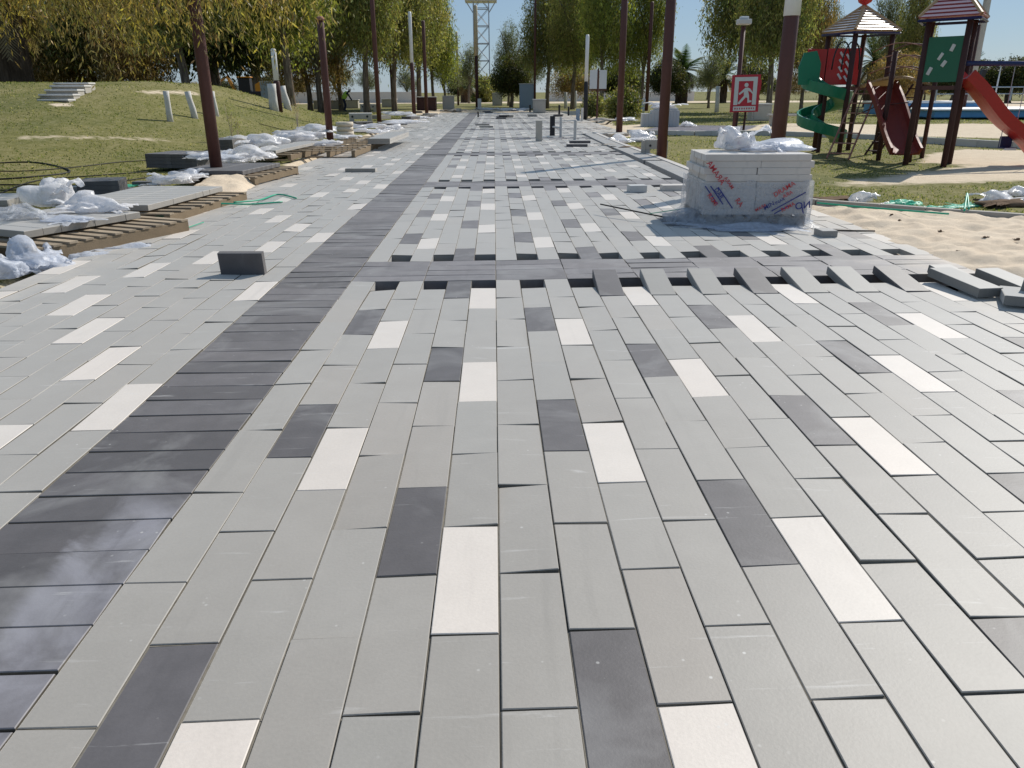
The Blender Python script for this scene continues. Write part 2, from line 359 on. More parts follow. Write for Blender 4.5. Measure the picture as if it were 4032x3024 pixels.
a = gnd.data.color_attributes.new('mask', 'FLOAT_COLOR', 'POINT')
a.data.foreach_set('color', np.c_[m.ravel(), asm.ravel(), 0*m.ravel(), 0*m.ravel()+1].astype(np.float32).ravel()); struct(gnd)
SANDM = (m, xs, ys)
def sandy(x, y):
    i = np.clip(np.searchsorted(ys, y), 0, len(ys)-1); j = np.clip(np.searchsorted(xs, x), 0, len(xs)-1); return np.maximum(m, asm)[i, j]
# bed under the pavers
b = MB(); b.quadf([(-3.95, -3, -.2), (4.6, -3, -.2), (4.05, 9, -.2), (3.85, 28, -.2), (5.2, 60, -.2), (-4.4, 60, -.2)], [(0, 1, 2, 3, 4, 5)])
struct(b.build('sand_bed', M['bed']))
# ---------------------------------------------------------------- paving
WU, LV, SK = .2, .6, .023
def UV(u, v): x = u*WU; return x, v*LV+SK*x
def paver_into(B, u0, u1, v0, v1, mi, col, dz=0., thick=.11, gap=.0021, jd=.006):
    g = gap+random.random()*.0014; c = .0026; x0, x1 = u0*WU+g, u1*WU-g; y0, y1 = v0*LV+g, v1*LV-g
    jx, jy = random.uniform(-.001, .001), random.uniform(-.0015, .0015)
    tx, ty = random.gauss(0, .0019), random.gauss(0, .0019); P = []
    for zz, s in ((-thick, 0), (-c, 0), (0, c)):
        for (x, y, a, b_) in ((x0+s, y0+s, -1, -1), (x1-s, y0+s, 1, -1), (x1-s, y1-s, 1, 1), (x0+s, y1-s, -1, 1)):
            P.append((x+jx, y+jy+SK*x, zz+dz+tx*a+ty*b_))
    B.mi = mi; B.col = col
    B.quadf(P[4:], [(4, 5, 6, 7)]+[(i, (i+1) % 4, 4+(i+1) % 4, 4+i) for i in range(4)])
    X0, X1, Y0, Y1 = u0*WU, u1*WU, v0*LV, v1*LV; jz = -jd+random.uniform(-.002, .0015)
    Q = [(x, y+SK*x, z) for z in (-thick, jz) for x, y in ((X0, Y0), (X1, Y0), (X1, Y1), (X0, Y1))]+[(p[0], p[1], p[2]) for p in P[4:8]]
    B.quadf(Q, [(i, (i+1) % 4, 4+(i+1) % 4, 4+i) for i in range(4)])
    B.mi = 3; B.col = (random.uniform(.7, 1.3),)*3; B.quadf([(q[0], q[1], q[2]) for q in Q[4:8]]+[(p[0], p[1], jz) for p in P[4:8]]+[p for p in P[4:8]], [(i, (i+1) % 4, 4+(i+1) % 4, 4+i) for i in range(8) if i < 4]+[(4+i, 4+(i+1) % 4, 8+(i+1) % 4, 8+i) for i in range(4)])
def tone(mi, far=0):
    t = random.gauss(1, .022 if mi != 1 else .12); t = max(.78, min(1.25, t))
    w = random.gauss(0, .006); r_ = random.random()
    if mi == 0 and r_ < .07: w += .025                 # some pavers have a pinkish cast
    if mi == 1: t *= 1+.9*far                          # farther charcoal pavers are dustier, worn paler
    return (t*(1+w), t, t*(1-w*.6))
right_edge = lambda v: 27 if v < 4 else (24 if v < 5.5 else (21 if v < 15 else (16 if v < 46 else 25)))
RAISED = {4, 6, 8, 10, 12, 14, 16}
B = MB()
for kf in range(-1, 8):
    a0 = 8.833+11.333*kf
    for u in range(-6, 28):
        odd = u % 2 == 1; fu = u % 6
        for i in range(9 if odd else 10):
            rel = i+(.5 if odd else 0); v = a0+rel
            if v < -4.2 or v > 100 or u >= right_edge(v): continue
            if kf == -1 and not odd and i == 9 and u in RAISED or (kf == -1 and v > 5.4 and u in (18, 19, 20, 21, 22) and v > 6.2): continue
            mi = 0; far = min(1, max(0, (v-3)/14))
            if fu == 5 and i in (2, 5, 8): mi = 2
            elif fu == 2 and i in (1, 4, 7): mi = 2
            elif fu == 1 and i in (1, 4, 7): mi = 1
            elif fu == 4 and i in (0, 3, 6, 9): mi = 1
            if mi == 1 and kf > 0 and random.random() < .25: mi = 0
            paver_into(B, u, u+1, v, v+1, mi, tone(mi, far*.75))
struct(B.build('pavement', [M['grey'], M['darkp'], M['cream'], M['joint']]))
B = MB()          # left lane
for c in range(-10, -23, -1):
    ph = 4.14+(-11-c)*.568
    k0 = int(math.ceil(-4.5-ph))
    whites = []
    for n in range(-2, 13):
        if c == -10: whites.append(2.57+4.02*n)
        if c == -12: whites += [3.7+8.07*n, 1.85+8.05*n]
        if c == -14: whites.append(4.85+4.06*n)
        if c == -16: whites += [5.98+8.1*n, 8.02+8.1*n]
        if c == -18: whites.append(7.13+4.1*n)
        if c == -20: whites += [6.15+8.1*n, 8.3+8.1*n]
        if c == -22: whites.append(7.2+8.1*n)
    for j in range(k0, 100):
        v = ph+j
        if v > 99: break
        lim = -20 if v < 11 else (-21 if v < 30 else (-22 if v < 80 else -20))
        if v < 7: lim = -20 if v > 4 else -21
        if c < lim: continue
        mi = 2 if any(abs(v-w_) < .4 for w_ in whites) else 0
        paver_into(B, c, c+1, v, v+1, mi, tone(mi))
struct(B.build('pavement', [M['grey'], M['darkp'], M['cream'], M['joint']]))
B = MB()          # soldier strip and cross bands
for r_ in range(-16, 300):
    v = r_/3+1/6
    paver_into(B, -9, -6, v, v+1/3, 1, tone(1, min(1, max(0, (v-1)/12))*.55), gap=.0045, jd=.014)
for kf in range(0, 9):
    v0 = 7.5+11.333*(kf)
    for q in range(4):
        off = 0 if q in (0, 1, 2, 3) else 1.5
        for s in range(-2, 9):
            u0, u1 = s*3, s*3+3
            u1 = min(u1, right_edge(v0)+ (0 if v0 > 12 else -.2))
            if u1-u0 < .4: continue
            paver_into(B, u0, u1, v0+q/3, v0+(q+1)/3, 1, tone(1, .8))
struct(B.build('pavement', [M['grey'], M['darkp'], M['cream'], M['joint']]))
# border strip and pale kerb on the right beyond the pack
B = MB()
def edge_x(y): return 3.29+.05*math.sin((y-9)*.33)
segs = np.arange(9.6, 27.6, .2)
for y in segs:
    if 15.75 < y < 15.95: continue
    x0, x1 = edge_x(y), edge_x(y+.2); B.mi = 0; tt = random.uniform(.8, .95); B.col = (tt, tt, tt*1.02); dz = .03
    B.quadf([(x0, y+.003, dz), (x0+.4, y+.003, dz), (x1+.4, y+.197, dz), (x1, y+.197, dz), (x0, y+.003, -.18), (x1, y+.197, -.18), (x0+.4, y+.003, -.18)], [(0, 1, 2, 3), (4, 0, 3, 5), (4, 6, 1, 0)])
for y in np.arange(9.0, 28.8, .6):
    x0, x1 = edge_x(y)+.405, edge_x(y+.6)+.405; B.mi = 1; tt = random.uniform(.9, 1.05); B.col = (tt, tt, tt); dz = .045
    B.quadf([(x0, y+.004, dz), (x0+.13, y+.004, dz), (x1+.13, y+.596, dz), (x1, y+.596, dz), (x0, y+.004, -.12), (x1, y+.596, -.12), (x0+.13, y+.004, -.12), (x1+.13, y+.596, -.12)], [(0, 1, 2, 3), (4, 0, 3, 5), (4, 6, 1, 0), (6, 7, 2, 1)])
struct(B.build('kerb', [M['grey'], M['cream']]))
def kerb(pts, w, z0, z1, mt, name='kerb'):
    B = MB(); pts = [Vector((p[0], p[1], 0)) for p in pts]
    for a_, b_ in zip(pts[:-1], pts[1:]):
        d = b_-a_; n = max(1, int(d.length/.6))
        for i in range(n):
            p = a_+d*((i+.5)/n); t = random.uniform(.85, 1.08); B.col = (t, t, t)
            gzz = max(float(ground(p.x, p.y)), -.2)
            B.box((p.x, p.y, (z0+z1)/2+random.uniform(-.004, .004)), (d.length/n-.006, w, z1-z0), Matrix.Rotation(math.atan2(d.y, d.x), 3, 'Z'), .008)
    return struct(B.build(name, mt))
kerb([at(1700, 433, 0), at(1765, 441, 0), at(1900, 451, 0), at(2000, 459, 0), at(2212, 474, 0), at(2400, 489, 0)], .12, -.2, .065, mat('kerb concrete', (.36, .33, .29), .9, .2, .2, 5, .3, usecol=True))
kerb([at(1355, 291), at(1500, 293), at(1640, 293), at(1760, 296), at(1900, 302), at(2212, 322), at(2450, 338)], .16, -.2, .09, mat('pale kerb concrete', (.6, .57, .52), .9, .2, .12, 5, .3, usecol=True))
# sand heaps: right side sand bed and the spill by the first pole
def sand_patch(poly, zf, res=.09, name='sand'):
    P = np.array([(p[0], p[1]) for p in poly]); x0, y0 = P.min(0); x1, y1 = P.max(0)
    X, Y = np.meshgrid(np.arange(x0, x1, res), np.arange(y0, y1, res)); ins = np.zeros(X.shape, bool); dm = np.full(X.shape, 1e9)
    for i in range(len(P)):
        (ax, ay), (bx, by) = P[i], P[(i+1) % len(P)]
        cd = (ay > Y) != (by > Y); xi = (bx-ax)*(Y-ay)/((by-ay) if by != ay else 1e-9)+ax; ins ^= cd & (X < xi)
        L = (bx-ax)**2+(by-ay)**2+1e-9; t = np.clip(((X-ax)*(bx-ax)+(Y-ay)*(by-ay))/L, 0, 1); dm = np.minimum(dm, np.hypot(X-ax-t*(bx-ax), Y-ay-t*(by-ay)))
    nz = np.array([[mnoise.noise((x*2.2, y*2.2, 3)) *.6+ mnoise.noise((x*5, y*5, 9))*.6+mnoise.noise((x*14, y*14, 5))*.16 for x, y in zip(rx, ry)] for rx, ry in zip(X, Y)])
    Z = zf(X, Y, dm, nz); id_ = np.full(X.shape, -1); ok = ins & (dm > -1); id_[ok] = np.arange(ok.sum())
    q = np.stack([id_[:-1, :-1], id_[:-1, 1:], id_[1:, 1:], id_[1:, :-1]], -1).reshape(-1, 4); q = q[(q >= 0).all(1)]
    return struct(npmesh(name, np.c_[X[ok], Y[ok], Z[ok]], q, M['sand'], smooth=True))
sand_patch([(4.0, 9.3), (4.4, 9.2), (5.1, 8.6), (6.6, 7.78), (8.5, 6.6), (9.5, 3), (9.5, -1.5), (6.0, -1.5), (5.3, 2.0), (4.7, 3.6), (4.05, 4.6), (3.95, 5.2), (3.86, 6.5), (3.98, 7.4)], lambda X, Y, d, n: -.045+.075*ss(d/.5)+n*.07*ss(d/.3), .05)
sand_patch([(-4.9, 9.9), (-4.3, 9.7), (-3.75, 10.3), (-3.85, 11.2), (-3.98, 12.4), (-4.2, 13.6), (-4.9, 13.2), (-5.2, 12.4), (-5.1, 11)], lambda X, Y, d, n: -.07+.16*ss(d/.45)*np.exp(-((X+4.7)**2+(Y-11.9)**2)/1.2)+.085*ss(d/.3)+n*.05*ss(d/.3), .06)
# ================================================================ loose pavers
def paver_proto(mt, L=.596, w_=.196, h=.07):
    B = MB(); B.box((0, 0, h/2), (L, w_, h), None, .004); return B.build('concrete_paver', mt)
PROTO = {}
def put_paver(kind, loc, rz=0, label='', group=None, rx=0, ry=0, L=.596, cat='paver', h=.07):
    key = (kind, L, h)
    if key not in PROTO: PROTO[key] = paver_proto(M[kind], L, h=h); o = PROTO[key]
    else: o = PROTO[key].copy(); C.objects.link(o)
    o.location = loc; o.rotation_euler = (rx, ry, rz); return tag(o, label, cat, group)
RL = {4: 'grey-violet', 6: 'light grey', 8: 'light grey', 10: 'charcoal', 12: 'light grey', 14: 'light grey', 16: 'charcoal'}
ordn = ['first', 'second', 'third', 'fourth', 'fifth', 'sixth', 'seventh']
for i, u in enumerate(sorted(RAISED)):
    x = (u+.5)*WU; y = 6.5*LV+SK*x; th = math.asin(.075/.6)
    kd = 'darkp' if u in (4, 10, 16) else 'grey_shade'
    o = put_paver(kd, (x, y+.015+.3*math.cos(th), .3*math.sin(th)-.067), R(90)-.023, '%s raised paver (%s) counted from the dark strip, propped on the cross band' % (ordn[i], RL[u]), 'raised pavers propped along the dark cross band', rx=0, ry=-th)
# jumble at the right end of the band
put_paver('grey_shade', (3.66, 4.02, .03), R(97), 'long grey paver lying loose over the row end, nearest the last hole', ry=R(-3))
put_paver('grey_shade', (3.8, 4.28, -.02), R(97), 'grey paver half under the loose one at the band end', ry=R(-7))
put_paver('grey_shade', (3.83, 3.62, .012), R(62), 'grey paver angled on the paving in front of the sand', ry=R(3), L=.45)
put_paver('grey_shade', (4.1, 4.1, .0), R(97), 'grey paver tilted up against the sand edge', ry=R(-4))
put_paver('grey_shade', (4.18, 3.72, .1), R(8), 'dark-faced paver standing on edge at the right frame edge', rx=R(98))
put_paver('grey_shade', (4.1, 3.5, .005), R(8), 'flat paver at the foot of the one standing on edge', L=.5)
put_paver('darkp', (*at(531, 603)[:2], .1), R(-2), 'broken paver half standing upright on the left lane, its shaded face painted dark', rx=R(97), L=.38)  # charcoal material paints the shade on the unlit upright face
put_paver('grey', (*at(781, 377)[:2], 0), R(-3), 'single flat grey paver lying across the left lane')
put_paver('lgrey', (*at(1375, 422)[:2], 0), R(5), 'short pale block lying near the second cross band', L=.27, h=.105)
put_paver('cream', (*at(1456, 418)[:2], 0), R(3), 'cream paver lying left of the wrapped pallet', L=.42, h=.085)
put_paver('grey', (*at(1781, 521)[:2], 0), R(4), 'small dark paver piece right of the wrapped pallet', L=.17)
for j, (x, y, s) in enumerate(((1246, 321, 1), (1252, 319, 1.0))):
    p = at(x, y); put_paver('darkp', (p.x, p.y, .0+.07*j), R(-4+5*j), ['lower', 'upper'][j]+' charcoal paver of the pair beside the border strip')
PILE = [(1036, 275, 2), (1080, 257, 3), (1092, 254, 2), (905, 244, 2), (1150, 252, 2), (1205, 252, 2), (845, 247, 2), (1053, 244, 2)]
for i, (x, y, n) in enumerate(PILE):
    for q in range(n):
        p = at(x, y, 0); put_paver('darkp' if i % 2 else 'grey', (p.x+random.uniform(-.05, .3), p.y+random.uniform(-.3, .3), .071*q), random.uniform(-.3, .3), 'dark paver left in a low heap on the far paving', 'loose pavers heaped on the far paving')
# ================================================================ wrapped pallet of cream pavers
PX, PY, PR = 3.0, 7.62, R(-2)
def pallet(name_label, loc, rz, L=1.2, D=1.0, n=7, h=.13, group=None, col=(1, 1, 1)):
    t = thing('wooden_pallet', name_label, 'pallet', loc, rz, group)
    B = MB(); B.col = col
    for i in range(n):
        x = -L/2+.05+(L-.1)*i/(n-1); tq = random.uniform(.8, 1.15); B.col = tuple(c*tq for c in col); B.box((x, random.uniform(-.01, .01), h-.011), (.095, D, .02), Matrix.Rotation(random.uniform(-.02, .02), 3, 'Z'))
    B.build('deck_boards', M['wood'], t)
    for y in (-D/2+.05, 0, D/2-.05):
        B = MB(); B.col = (.7, .66, .6); B.box((0, y, h/2-.002), (L, .08, h-.045)); B.build('stringer', M['wood'], t)
    B = MB(); B.col = (.6, .55, .5)
    for x in (-L/2+.06, 0, L/2-.06): B.box((x, 0, .01), (.1, D, .018))
    B.build('bottom_boards', M['wood'], t); return t
pallet('timber pallet under the stack of cream pavers wrapped in printed film', (PX, PY, 0), PR)
packM = Matrix.Translation((PX, PY, 0)) @ Matrix.Rotation(PR, 4, 'Z')
for lz in range(9):
    for ix in range(2):
        for iy in range(5):
            if lz == 8 and iy == 4 and ix == 0: continue
            jx = random.uniform(-.008, .008); off = (.02 if lz % 2 else -.015) if lz > 4 else 0
            p = packM @ Vector((-.302+ix*.604+off+jx, -.4+iy*.2+random.uniform(-.004, .004), .132+lz*.0745))
            top = lz > 4
            LY = {8: 'top', 7: 'second', 6: 'third', 5: 'fourth'}.get(lz, '')
            put_paver('cream', p, PR+random.uniform(-.006, .006), (('%s front cream paver in the %s bare layer of the wrapped stack' % ('right' if ix else 'left', LY)) if iy == 0 else 'cream paver behind the front row in the bare upper layers of the wrapped stack') if top else 'cream paver in the film wrapped lower layers of the pallet stack', 'cream pavers on the wrapped pallet', h=.0735)
p = packM @ Vector((.5, .47, .132+.0745*9)); put_paver('cream', p, PR+R(88), 'single cream paver on the back corner of the pallet stack', L=.3, h=.05)
def crumple(name, size, seed, mt, res=4, peak=0):
    """a heap of crumpled plastic sheet: a few merged lobes, creased into facets, flattened underneath"""
    bm = bmesh.new(); bmesh.ops.create_icosphere(bm, subdivisions=4, radius=1); r = random.Random(seed); off = Vector((seed*7.3, seed*3.1, seed*1.7))
    pk = [(Vector((r.uniform(-.8, .8), r.uniform(-.6, .6), r.uniform(.2, 1))).normalized(), r.uniform(.25, .7)) for _ in range(4)]+[(Vector((r.uniform(-1, 1), r.uniform(-1, 1), .1)).normalized(), r.uniform(.2, .5)) for _ in range(4)]
    B = MB(); V = []
    for v in bm.verts:
        p = v.co.copy(); k_ = 1+.34*mnoise.noise(p*1.3+off)
        for d, h_ in pk:
            c = max(0, p.dot(d)); k_ += h_*c**14
        d1 = mnoise.voronoi(p*2.6+off*.5)[0]; d2 = mnoise.voronoi(p*6+off)[0]
        k_ += .15*(d1[1]-d1[0])-.08+.10*(d2[1]-d2[0])+.16*(1-abs(mnoise.noise(p*3.2+off))*3)*.5
        k_ += .05*mnoise.noise(p*9+off); q = p*k_
        z = q.z; z = z*.62+.16 if z > 0 else z*.12+.16
        V.append((q.x*size[0]*.47, q.y*size[1]*.47, max(.0, z)*size[2]*1.15))
    B.quadf(V, [tuple(v.index for v in f.verts) for f in bm.faces]); bm.free()
    for q_ in range(7):      # loose flaps and torn tails
        a0 = r.uniform(0, 6.283); L_ = r.uniform(.35, .75)*size[0]; w_ = L_*r.uniform(.35, .7); rise = r.uniform(.1, 1.0)*size[2]; c0 = Vector((math.cos(a0)*size[0]*.22, math.sin(a0)*size[1]*.22, size[2]*r.uniform(.15, .6)))
        d_ = Vector((math.cos(a0+r.uniform(-.6, .6)), math.sin(a0+r.uniform(-.6, .6)), 0)); sd_ = Vector((-d_.y, d_.x, 0)); G = []; nu, nv = 9, 7
        for i in range(nu+1):
            f = i/nu
            for j in range(nv+1):
                g_ = j/nv-.5; tw = w_*(1-f*.75)*g_; zz_ = rise*math.sin(f*math.pi*.62)-size[2]*.35*f; nn_ = mnoise.noise(Vector((f*3, g_*4, seed+q_)))*.28+mnoise.noise(Vector((f*9, g_*12, seed+q_)))*.13
                p = c0+d_*(L_*f)+sd_*(tw+.2*nn_*L_); p.z = max(.006, p.z+zz_+nn_*size[2]*.9+abs(g_)*-.25*size[2]); G.append(p)
        B.quadf(G, [(i*(nv+1)+j, i*(nv+1)+j+1, (i+1)*(nv+1)+j+1, (i+1)*(nv+1)+j) for i in range(nu) for j in range(nv)])
    return B.build(name, mt, smooth=True)
# film wrap: skirt round the lower layers, flaring on the paving
def wrap(name, mt, L, D, h, z0, flare, seed, M4, label, top_jag=.1):
    V = []; N = 132; rows = 14; fs = []
    for r_ in range(rows+1):
        f = r_/rows
        for k_ in range(N):
            a = k_/N*4; side = int(a); t = a-side
            c = [(-1, -1), (1, -1), (1, 1), (-1, 1)]; x = c[side][0]*(1-t)+c[(side+1) % 4][0]*t; y = c[side][1]*(1-t)+c[(side+1) % 4][1]*t
            nz = mnoise.noise(Vector((x*3+seed, y*3, f*1.2))); nf = mnoise.noise(Vector((x*9, y*9+seed, f*3)))
            out = .018+.012*nf+max(0, nz)*.035*(1-f)
            fl = flare*max(0, 1-f*5)**1.3*(.55+.9*abs(mnoise.noise(Vector((x*2.1, y*2.1, seed)))))*(1.7 if side == 3 else (1.15 if side == 0 else .35))
            z = z0+h*f*(1+top_jag*mnoise.noise(Vector((x*4, y*4, seed+3)))) if r_ else .004+.012*abs(nf)
            V.append(M4 @ Vector((x*(L/2+out+fl), y*(D/2+out+fl), z)))
    for r_ in range(rows):
        for k_ in range(N): j = (k_+1) % N; fs.append((r_*N+k_, r_*N+j, (r_+1)*N+j, (r_+1)*N+k_))
    B = MB(); B.quadf(V, fs); o = B.build(name, mt, smooth=True); return tag(o, label, 'plastic wrap')
wr = wrap('plastic_wrap', M['film'], 1.24, 1.04,   .5, 0, .16, 2, packM, 'clear printed film wrapped round the lower half of the cream paver stack')
def text_mesh(s, size, mt, M4, parent, name='lettering', mirror=False, ext=.0006):
    cu = bpy.data.curves.new(name, 'FONT'); cu.body = s; cu.size = size; cu.extrude = ext; cu.offset = size*.012
    o = bpy.data.objects.new(name, cu); C.objects.link(o); dg = bpy.context.evaluated_depsgraph_get(); me = bpy.data.meshes.new_from_object(o.evaluated_get(dg))
    bpy.data.objects.remove(o); me.materials.clear(); me.materials.append(mt)
    T = M4 @ (Matrix.Diagonal((-1, 1, 1, 1)) if mirror else Matrix.Identity(4)); me.transform(T)
    if mirror: me.flip_normals()
    q = bpy.data.objects.new(name, me); C.objects.link(q); q.parent = parent; return q
M['inkr'] = mat('red ink', (.5, .05, .06), .5, .3, .2, 20); M['inkb'] = mat('blue ink', (.03, .04, .2), .5, .3, .2, 20)
front = packM @ Matrix.Translation((0, -.56, 0)) @ Matrix.Rotation(R(90), 4, 'X')
def fr(x, z, rot): return front @ Matrix.Translation((x, z, .0)) @ Matrix.Rotation(rot, 4, 'Z')
for (s, sz, mt_, x, z, ro, mi) in (('ARAMA', .09, 'inkr', -.42, .47, R(-52), True), ('DRAMA', .075, 'inkr', .2, .335, R(33), False), ('INAR', .05, 'inkb', .22, .25, R(30), False), ('RAMA', .06, 'inkr', .3, .17, R(30), False), ('NO', .11, 'inkb', .62, .22, R(8), True), ('RAMI', .07, 'inkr', -.57, .36, R(-52), False), ('MARA', .06, 'inkr', -.3, .42, R(-52), True), ('DAR', .07, 'inkb', -.5, .42, R(-52), False), ('ARAM', .05, 'inkr', .12, .24, R(30), True), ('MIN', .07, 'inkb', .1, .19, R(30), False), ('RA', .08, 'inkr', -.25, .3, R(-50), False), ('ARA', .06, 'inkr', .4, .38, R(30), True)):
    text_mesh(s, sz, M[mt_], fr(x, z, ro), wr, 'printed_lettering', mi)
for (x, z, ro, L_) in ((-.46, .36, R(-52), .26), (-.52, .36, R(-52), .26), (-.36, .33, R(-52), .3), (.36, .285, R(30), .42), (.3, .2, R(30), .2), (.53, .2, R(108), .1)):
    B = MB(); Mx = fr(x, z, ro).to_3x3(); B.box(tuple(fr(x, z, ro).translation), (L_, .013, .001), Mx); B.build('printed_stripe', M['inkb'], wr)
def bag(D, size, seed, mt, label, z=None, rz=0, group='crumpled plastic film', cat='plastic film', name='plastic_film'):
    p = at(*D) if z is None else at(D[0], D[1], z)
    o = crumple(name, size, seed, M[mt]); o.location = p; o.rotation_euler = (0, 0, rz); return tag(o, label, cat)
o = crumple('plastic_film', (.42, .38, .22), 3, M['filmw']); o.location = packM @ Vector((-.13, .1, .80)); tag(o, 'bunched white plastic bag with a red print on top of the pallet stack', 'plastic bag')
B = MB(); B.lathe([(.001, 0), (.09, .012), (.11, .07), (.085, .13), (.05, .17), (.06, .21), (.02, .2)], 14); kn = B.build('bag_neck', M['filmw'], o, True, (-.02, 0, .06))
B = MB(); B.box((0, -.16, .1), (.05, .002, .03)); B.build('red_print', M['inkr'], o)
o = crumple('plastic_film', (.78, .5, .1), 5, M['filmb']); o.location = packM @ Vector((.32, .05, .80)); tag(o, 'grey plastic sheet draped over the right of the pallet stack', 'plastic sheet')
o = crumple('plastic_film', (.45, .5, .16), 9, M['film']); o.location = packM @ Vector((-.74, -.3, .0)); tag(o, 'clear film spilling on the paving left of the wrapped pallet', 'plastic film')
o = crumple('plastic_film', (1.1, .3, .05), 11, M['filmb']); o.location = packM @ Vector((-.05, -.72, .0)); tag(o, 'hazy film lying on the paving in front of the wrapped pallet', 'plastic film')
def strap(pts, r, mt, label, cat='strap', name='plastic_strap', lift=.006):
    P = []
    for q in pts:
        p = at(q[0], q[1], q[2] if len(q) > 2 else None)
        if len(q) < 3: p.z = max(p.z, -.0 if abs(p.x) < 4 else p.z)+lift
        P.append(p)
    Q = []
    for i in range(len(P)-1):
        p0, p1, p2, p3 = P[max(i-1, 0)], P[i], P[i+1], P[min(i+2, len(P)-1)]
        for s in range(6):
            t = s/6; Q.append(.5*((2*p1)+(p2-p0)*t+(2*p0-5*p1+4*p2-p3)*t*t+(3*p1-p0-3*p2+p3)*t**3))
    Q.append(P[-1]); B = MB(); B.tube(Q, r, 6); return tag(B.build(name, M[mt], None, True), label, cat)
strap([(1297, 441, .12), (1380, 458, .10), (1440, 470, .05), (1492, 480, .01)], .009, 'hose', 'thin dark rod sticking out left of the wrapped pallet', 'rod', 'steel_rod')
strap([(1400, 462, .02), (1440, 456, .05), (1490, 449, .09)], .005, 'strap', 'short dark green strap beside the pallet', 'strap')
strap([(1760, 496, .01), (1830, 498, .01), (1890, 499, .012)], .009, 'hose', 'thin dark rod lying from the pallet toward the sand', 'rod', 'steel_rod')
# ================================================================ poles
def pole(D, h, r0, label, parts=(), base_z=None, group='tall poles beside the path'):
    p = at(*D) if base_z is None else at(D[0], D[1], base_z)
    t = thing('pole', label, 'pole', p, 0, group); z = 0
    for (nm, f0, f1, ra, mt_) in parts or ((('shaft', 0, 1, r0, 'brown')),):
        B = MB(); B.lathe([(0, f0*h-(.3 if f0 == 0 else 0)), (ra, f0*h-(.3 if f0 == 0 else 0)), (ra*.96, f1*h-ra*.5), (ra*.6, f1*h), (0, f1*h)], 18); B.build(nm, M[mt_], t, True)
    B = MB(); B.lathe([(0, -.05), (r0*1.25, -.05), (r0*1.25, .02), (r0, .035)], 18); B.build('base_collar', M['brown'], t); return t
pole((472, 396), 3.6, .105, 'brown pole nearest the camera on the left, its top in the yellow foliage')
pole((715, 322), 3.45, .1, 'second brown pole from the camera on the left, behind the plastic heaps', (('shaft', 0, .97, .1, 'brown'), ('cap', .97, 1., .115, 'rust')))
pole((820, 272), 7.4, .11, 'tall brown pole beside the pierced concrete block on the left')
pole((895, 254), 6.1, .12, 'left pole painted brown below and white above', (('shaft', 0, .53, .125, 'brown'), ('upper_shaft', .53, 1, .11, 'white')))
pole((922, 249), 6.0, .12, 'brown pole just right of the half white pole on the left')
pole((849, 240), 4.2, .1, 'dark pole with a bent lamp top among the left trees', (('shaft', 0, .95, .1, 'brownd'), ('lamp_head', .95, 1., .2, 'white')))
pole((1337, 291), 5.2, .125, 'tall brown pole on the right, left of the cube stack')
pole((1428, 348), 4.3, .12, 'brown pole beside the slatted concrete bench on the right', (('shaft', 0, .87, .12, 'brown'), ('lamp_cover', .87, 1, .15, 'white')))
pole((1668, 408), 3.5, .122, 'thick reddish brown pole with a rounded white top behind the wrapped pallet', (('shaft', 0, .79, .122, 'brown'), ('lamp_cover', .76, 1, .128, 'white')))
pole((1264, 262), 4.4, .11, 'pole black below and pale grey above on the far right side', (('shaft', 0, .47, .12, 'black'), ('upper_shaft', .47, 1, .1, 'white')))
pole((1155, 237), 9., .1, 'thin dark pole in front of the tall right trees')
pole((1031, 237), 9, .17, 'beige topped pole at the end of the dark paving strip', (('shaft', 0, .5, .15, 'brownd'), ('upper_shaft', .5, .95, .17, 'beige')))
pole((1396, 240), 8.2, .15, 'rust brown pole standing far behind the cube stack')
pole((604, 241), 2.6, .075, 'pole dark below and pale above under the golden tree', (('shaft', 0, .5, .15, 'brownd'), ('upper_shaft', .5, 1., .12, 'white')))
pole((990, 228), 8, .13, 'pale pole behind the small palm left of the mast', (('shaft', 0, .5, .12, 'brownd'), ('upper_shaft', .5, 1, .14, 'beige')))
# lamp post with square head by the sign
t = thing('lamp_post', 'brown lamp post with a square cream lamp behind the red sign', 'lamp post', at(1585, 284))
B = MB(); B.lathe([(.09, -.2), (.09, 3.9), (0, 3.9)], 12); B.build('post', M['brown'], t, True)
B = MB(); B.box((0, 0, 4.05), (.5, .4, .2), None, .03); B.build('lamp_head', M['concw'], t); B = MB(); B.box((0, 0, 4.2), (.3, .25, .09), None, .02); B.build('lamp_cap', M['white'], t)
# ================================================================ red exit sign
sp = at(1590, 290); t = thing('warning_sign', 'red and white sign with a walking figure on two leaning brown posts', 'sign', sp, R(-4))
for x, mt_ in ((-.02, 'brownd'), (.27, 'brownd')):
    B = MB(); B.tube([(x, .06, -.2), (x+.05, .06, 2.15)], .045, 8); B.build('post', M[mt_], t)
tilt = Matrix.Translation((.2, 0, 1.46)) @ Matrix.Rotation(R(-1), 4, 'Y')
def sg(poly, y, mt_, nm):
    B = MB(); Mx = tilt @ Matrix.Rotation(R(90), 4, 'X'); B.prism(poly, y, y+.006, Mx); return B.build(nm, M[mt_], t)
rect = lambda x0, x1, y0, y1: [(x0, y0), (x1, y0), (x1, y1), (x0, y1)]
B = MB(); B.box((.2, .01, 1.46), (1.06, .03, 1.32), Matrix.Rotation(R(-1), 3, 'Y'), .004); bd = B.build('board', M['signred'], t)
def ps(poly, y, mt_, nm): o = sg(poly, y, mt_, nm); o.parent = bd; return o
ps([(-.42, -.4), (-.27, -.4), (-.27, .44), (.27, .44), (.27, -.4), (.42, -.4), (.42, .58), (-.42, .58)], .01, 'signwhite', 'door_frame_mark')
ps(rect(-.42, .42, -.61, -.45), .01, 'signwhite', 'caption_strip')
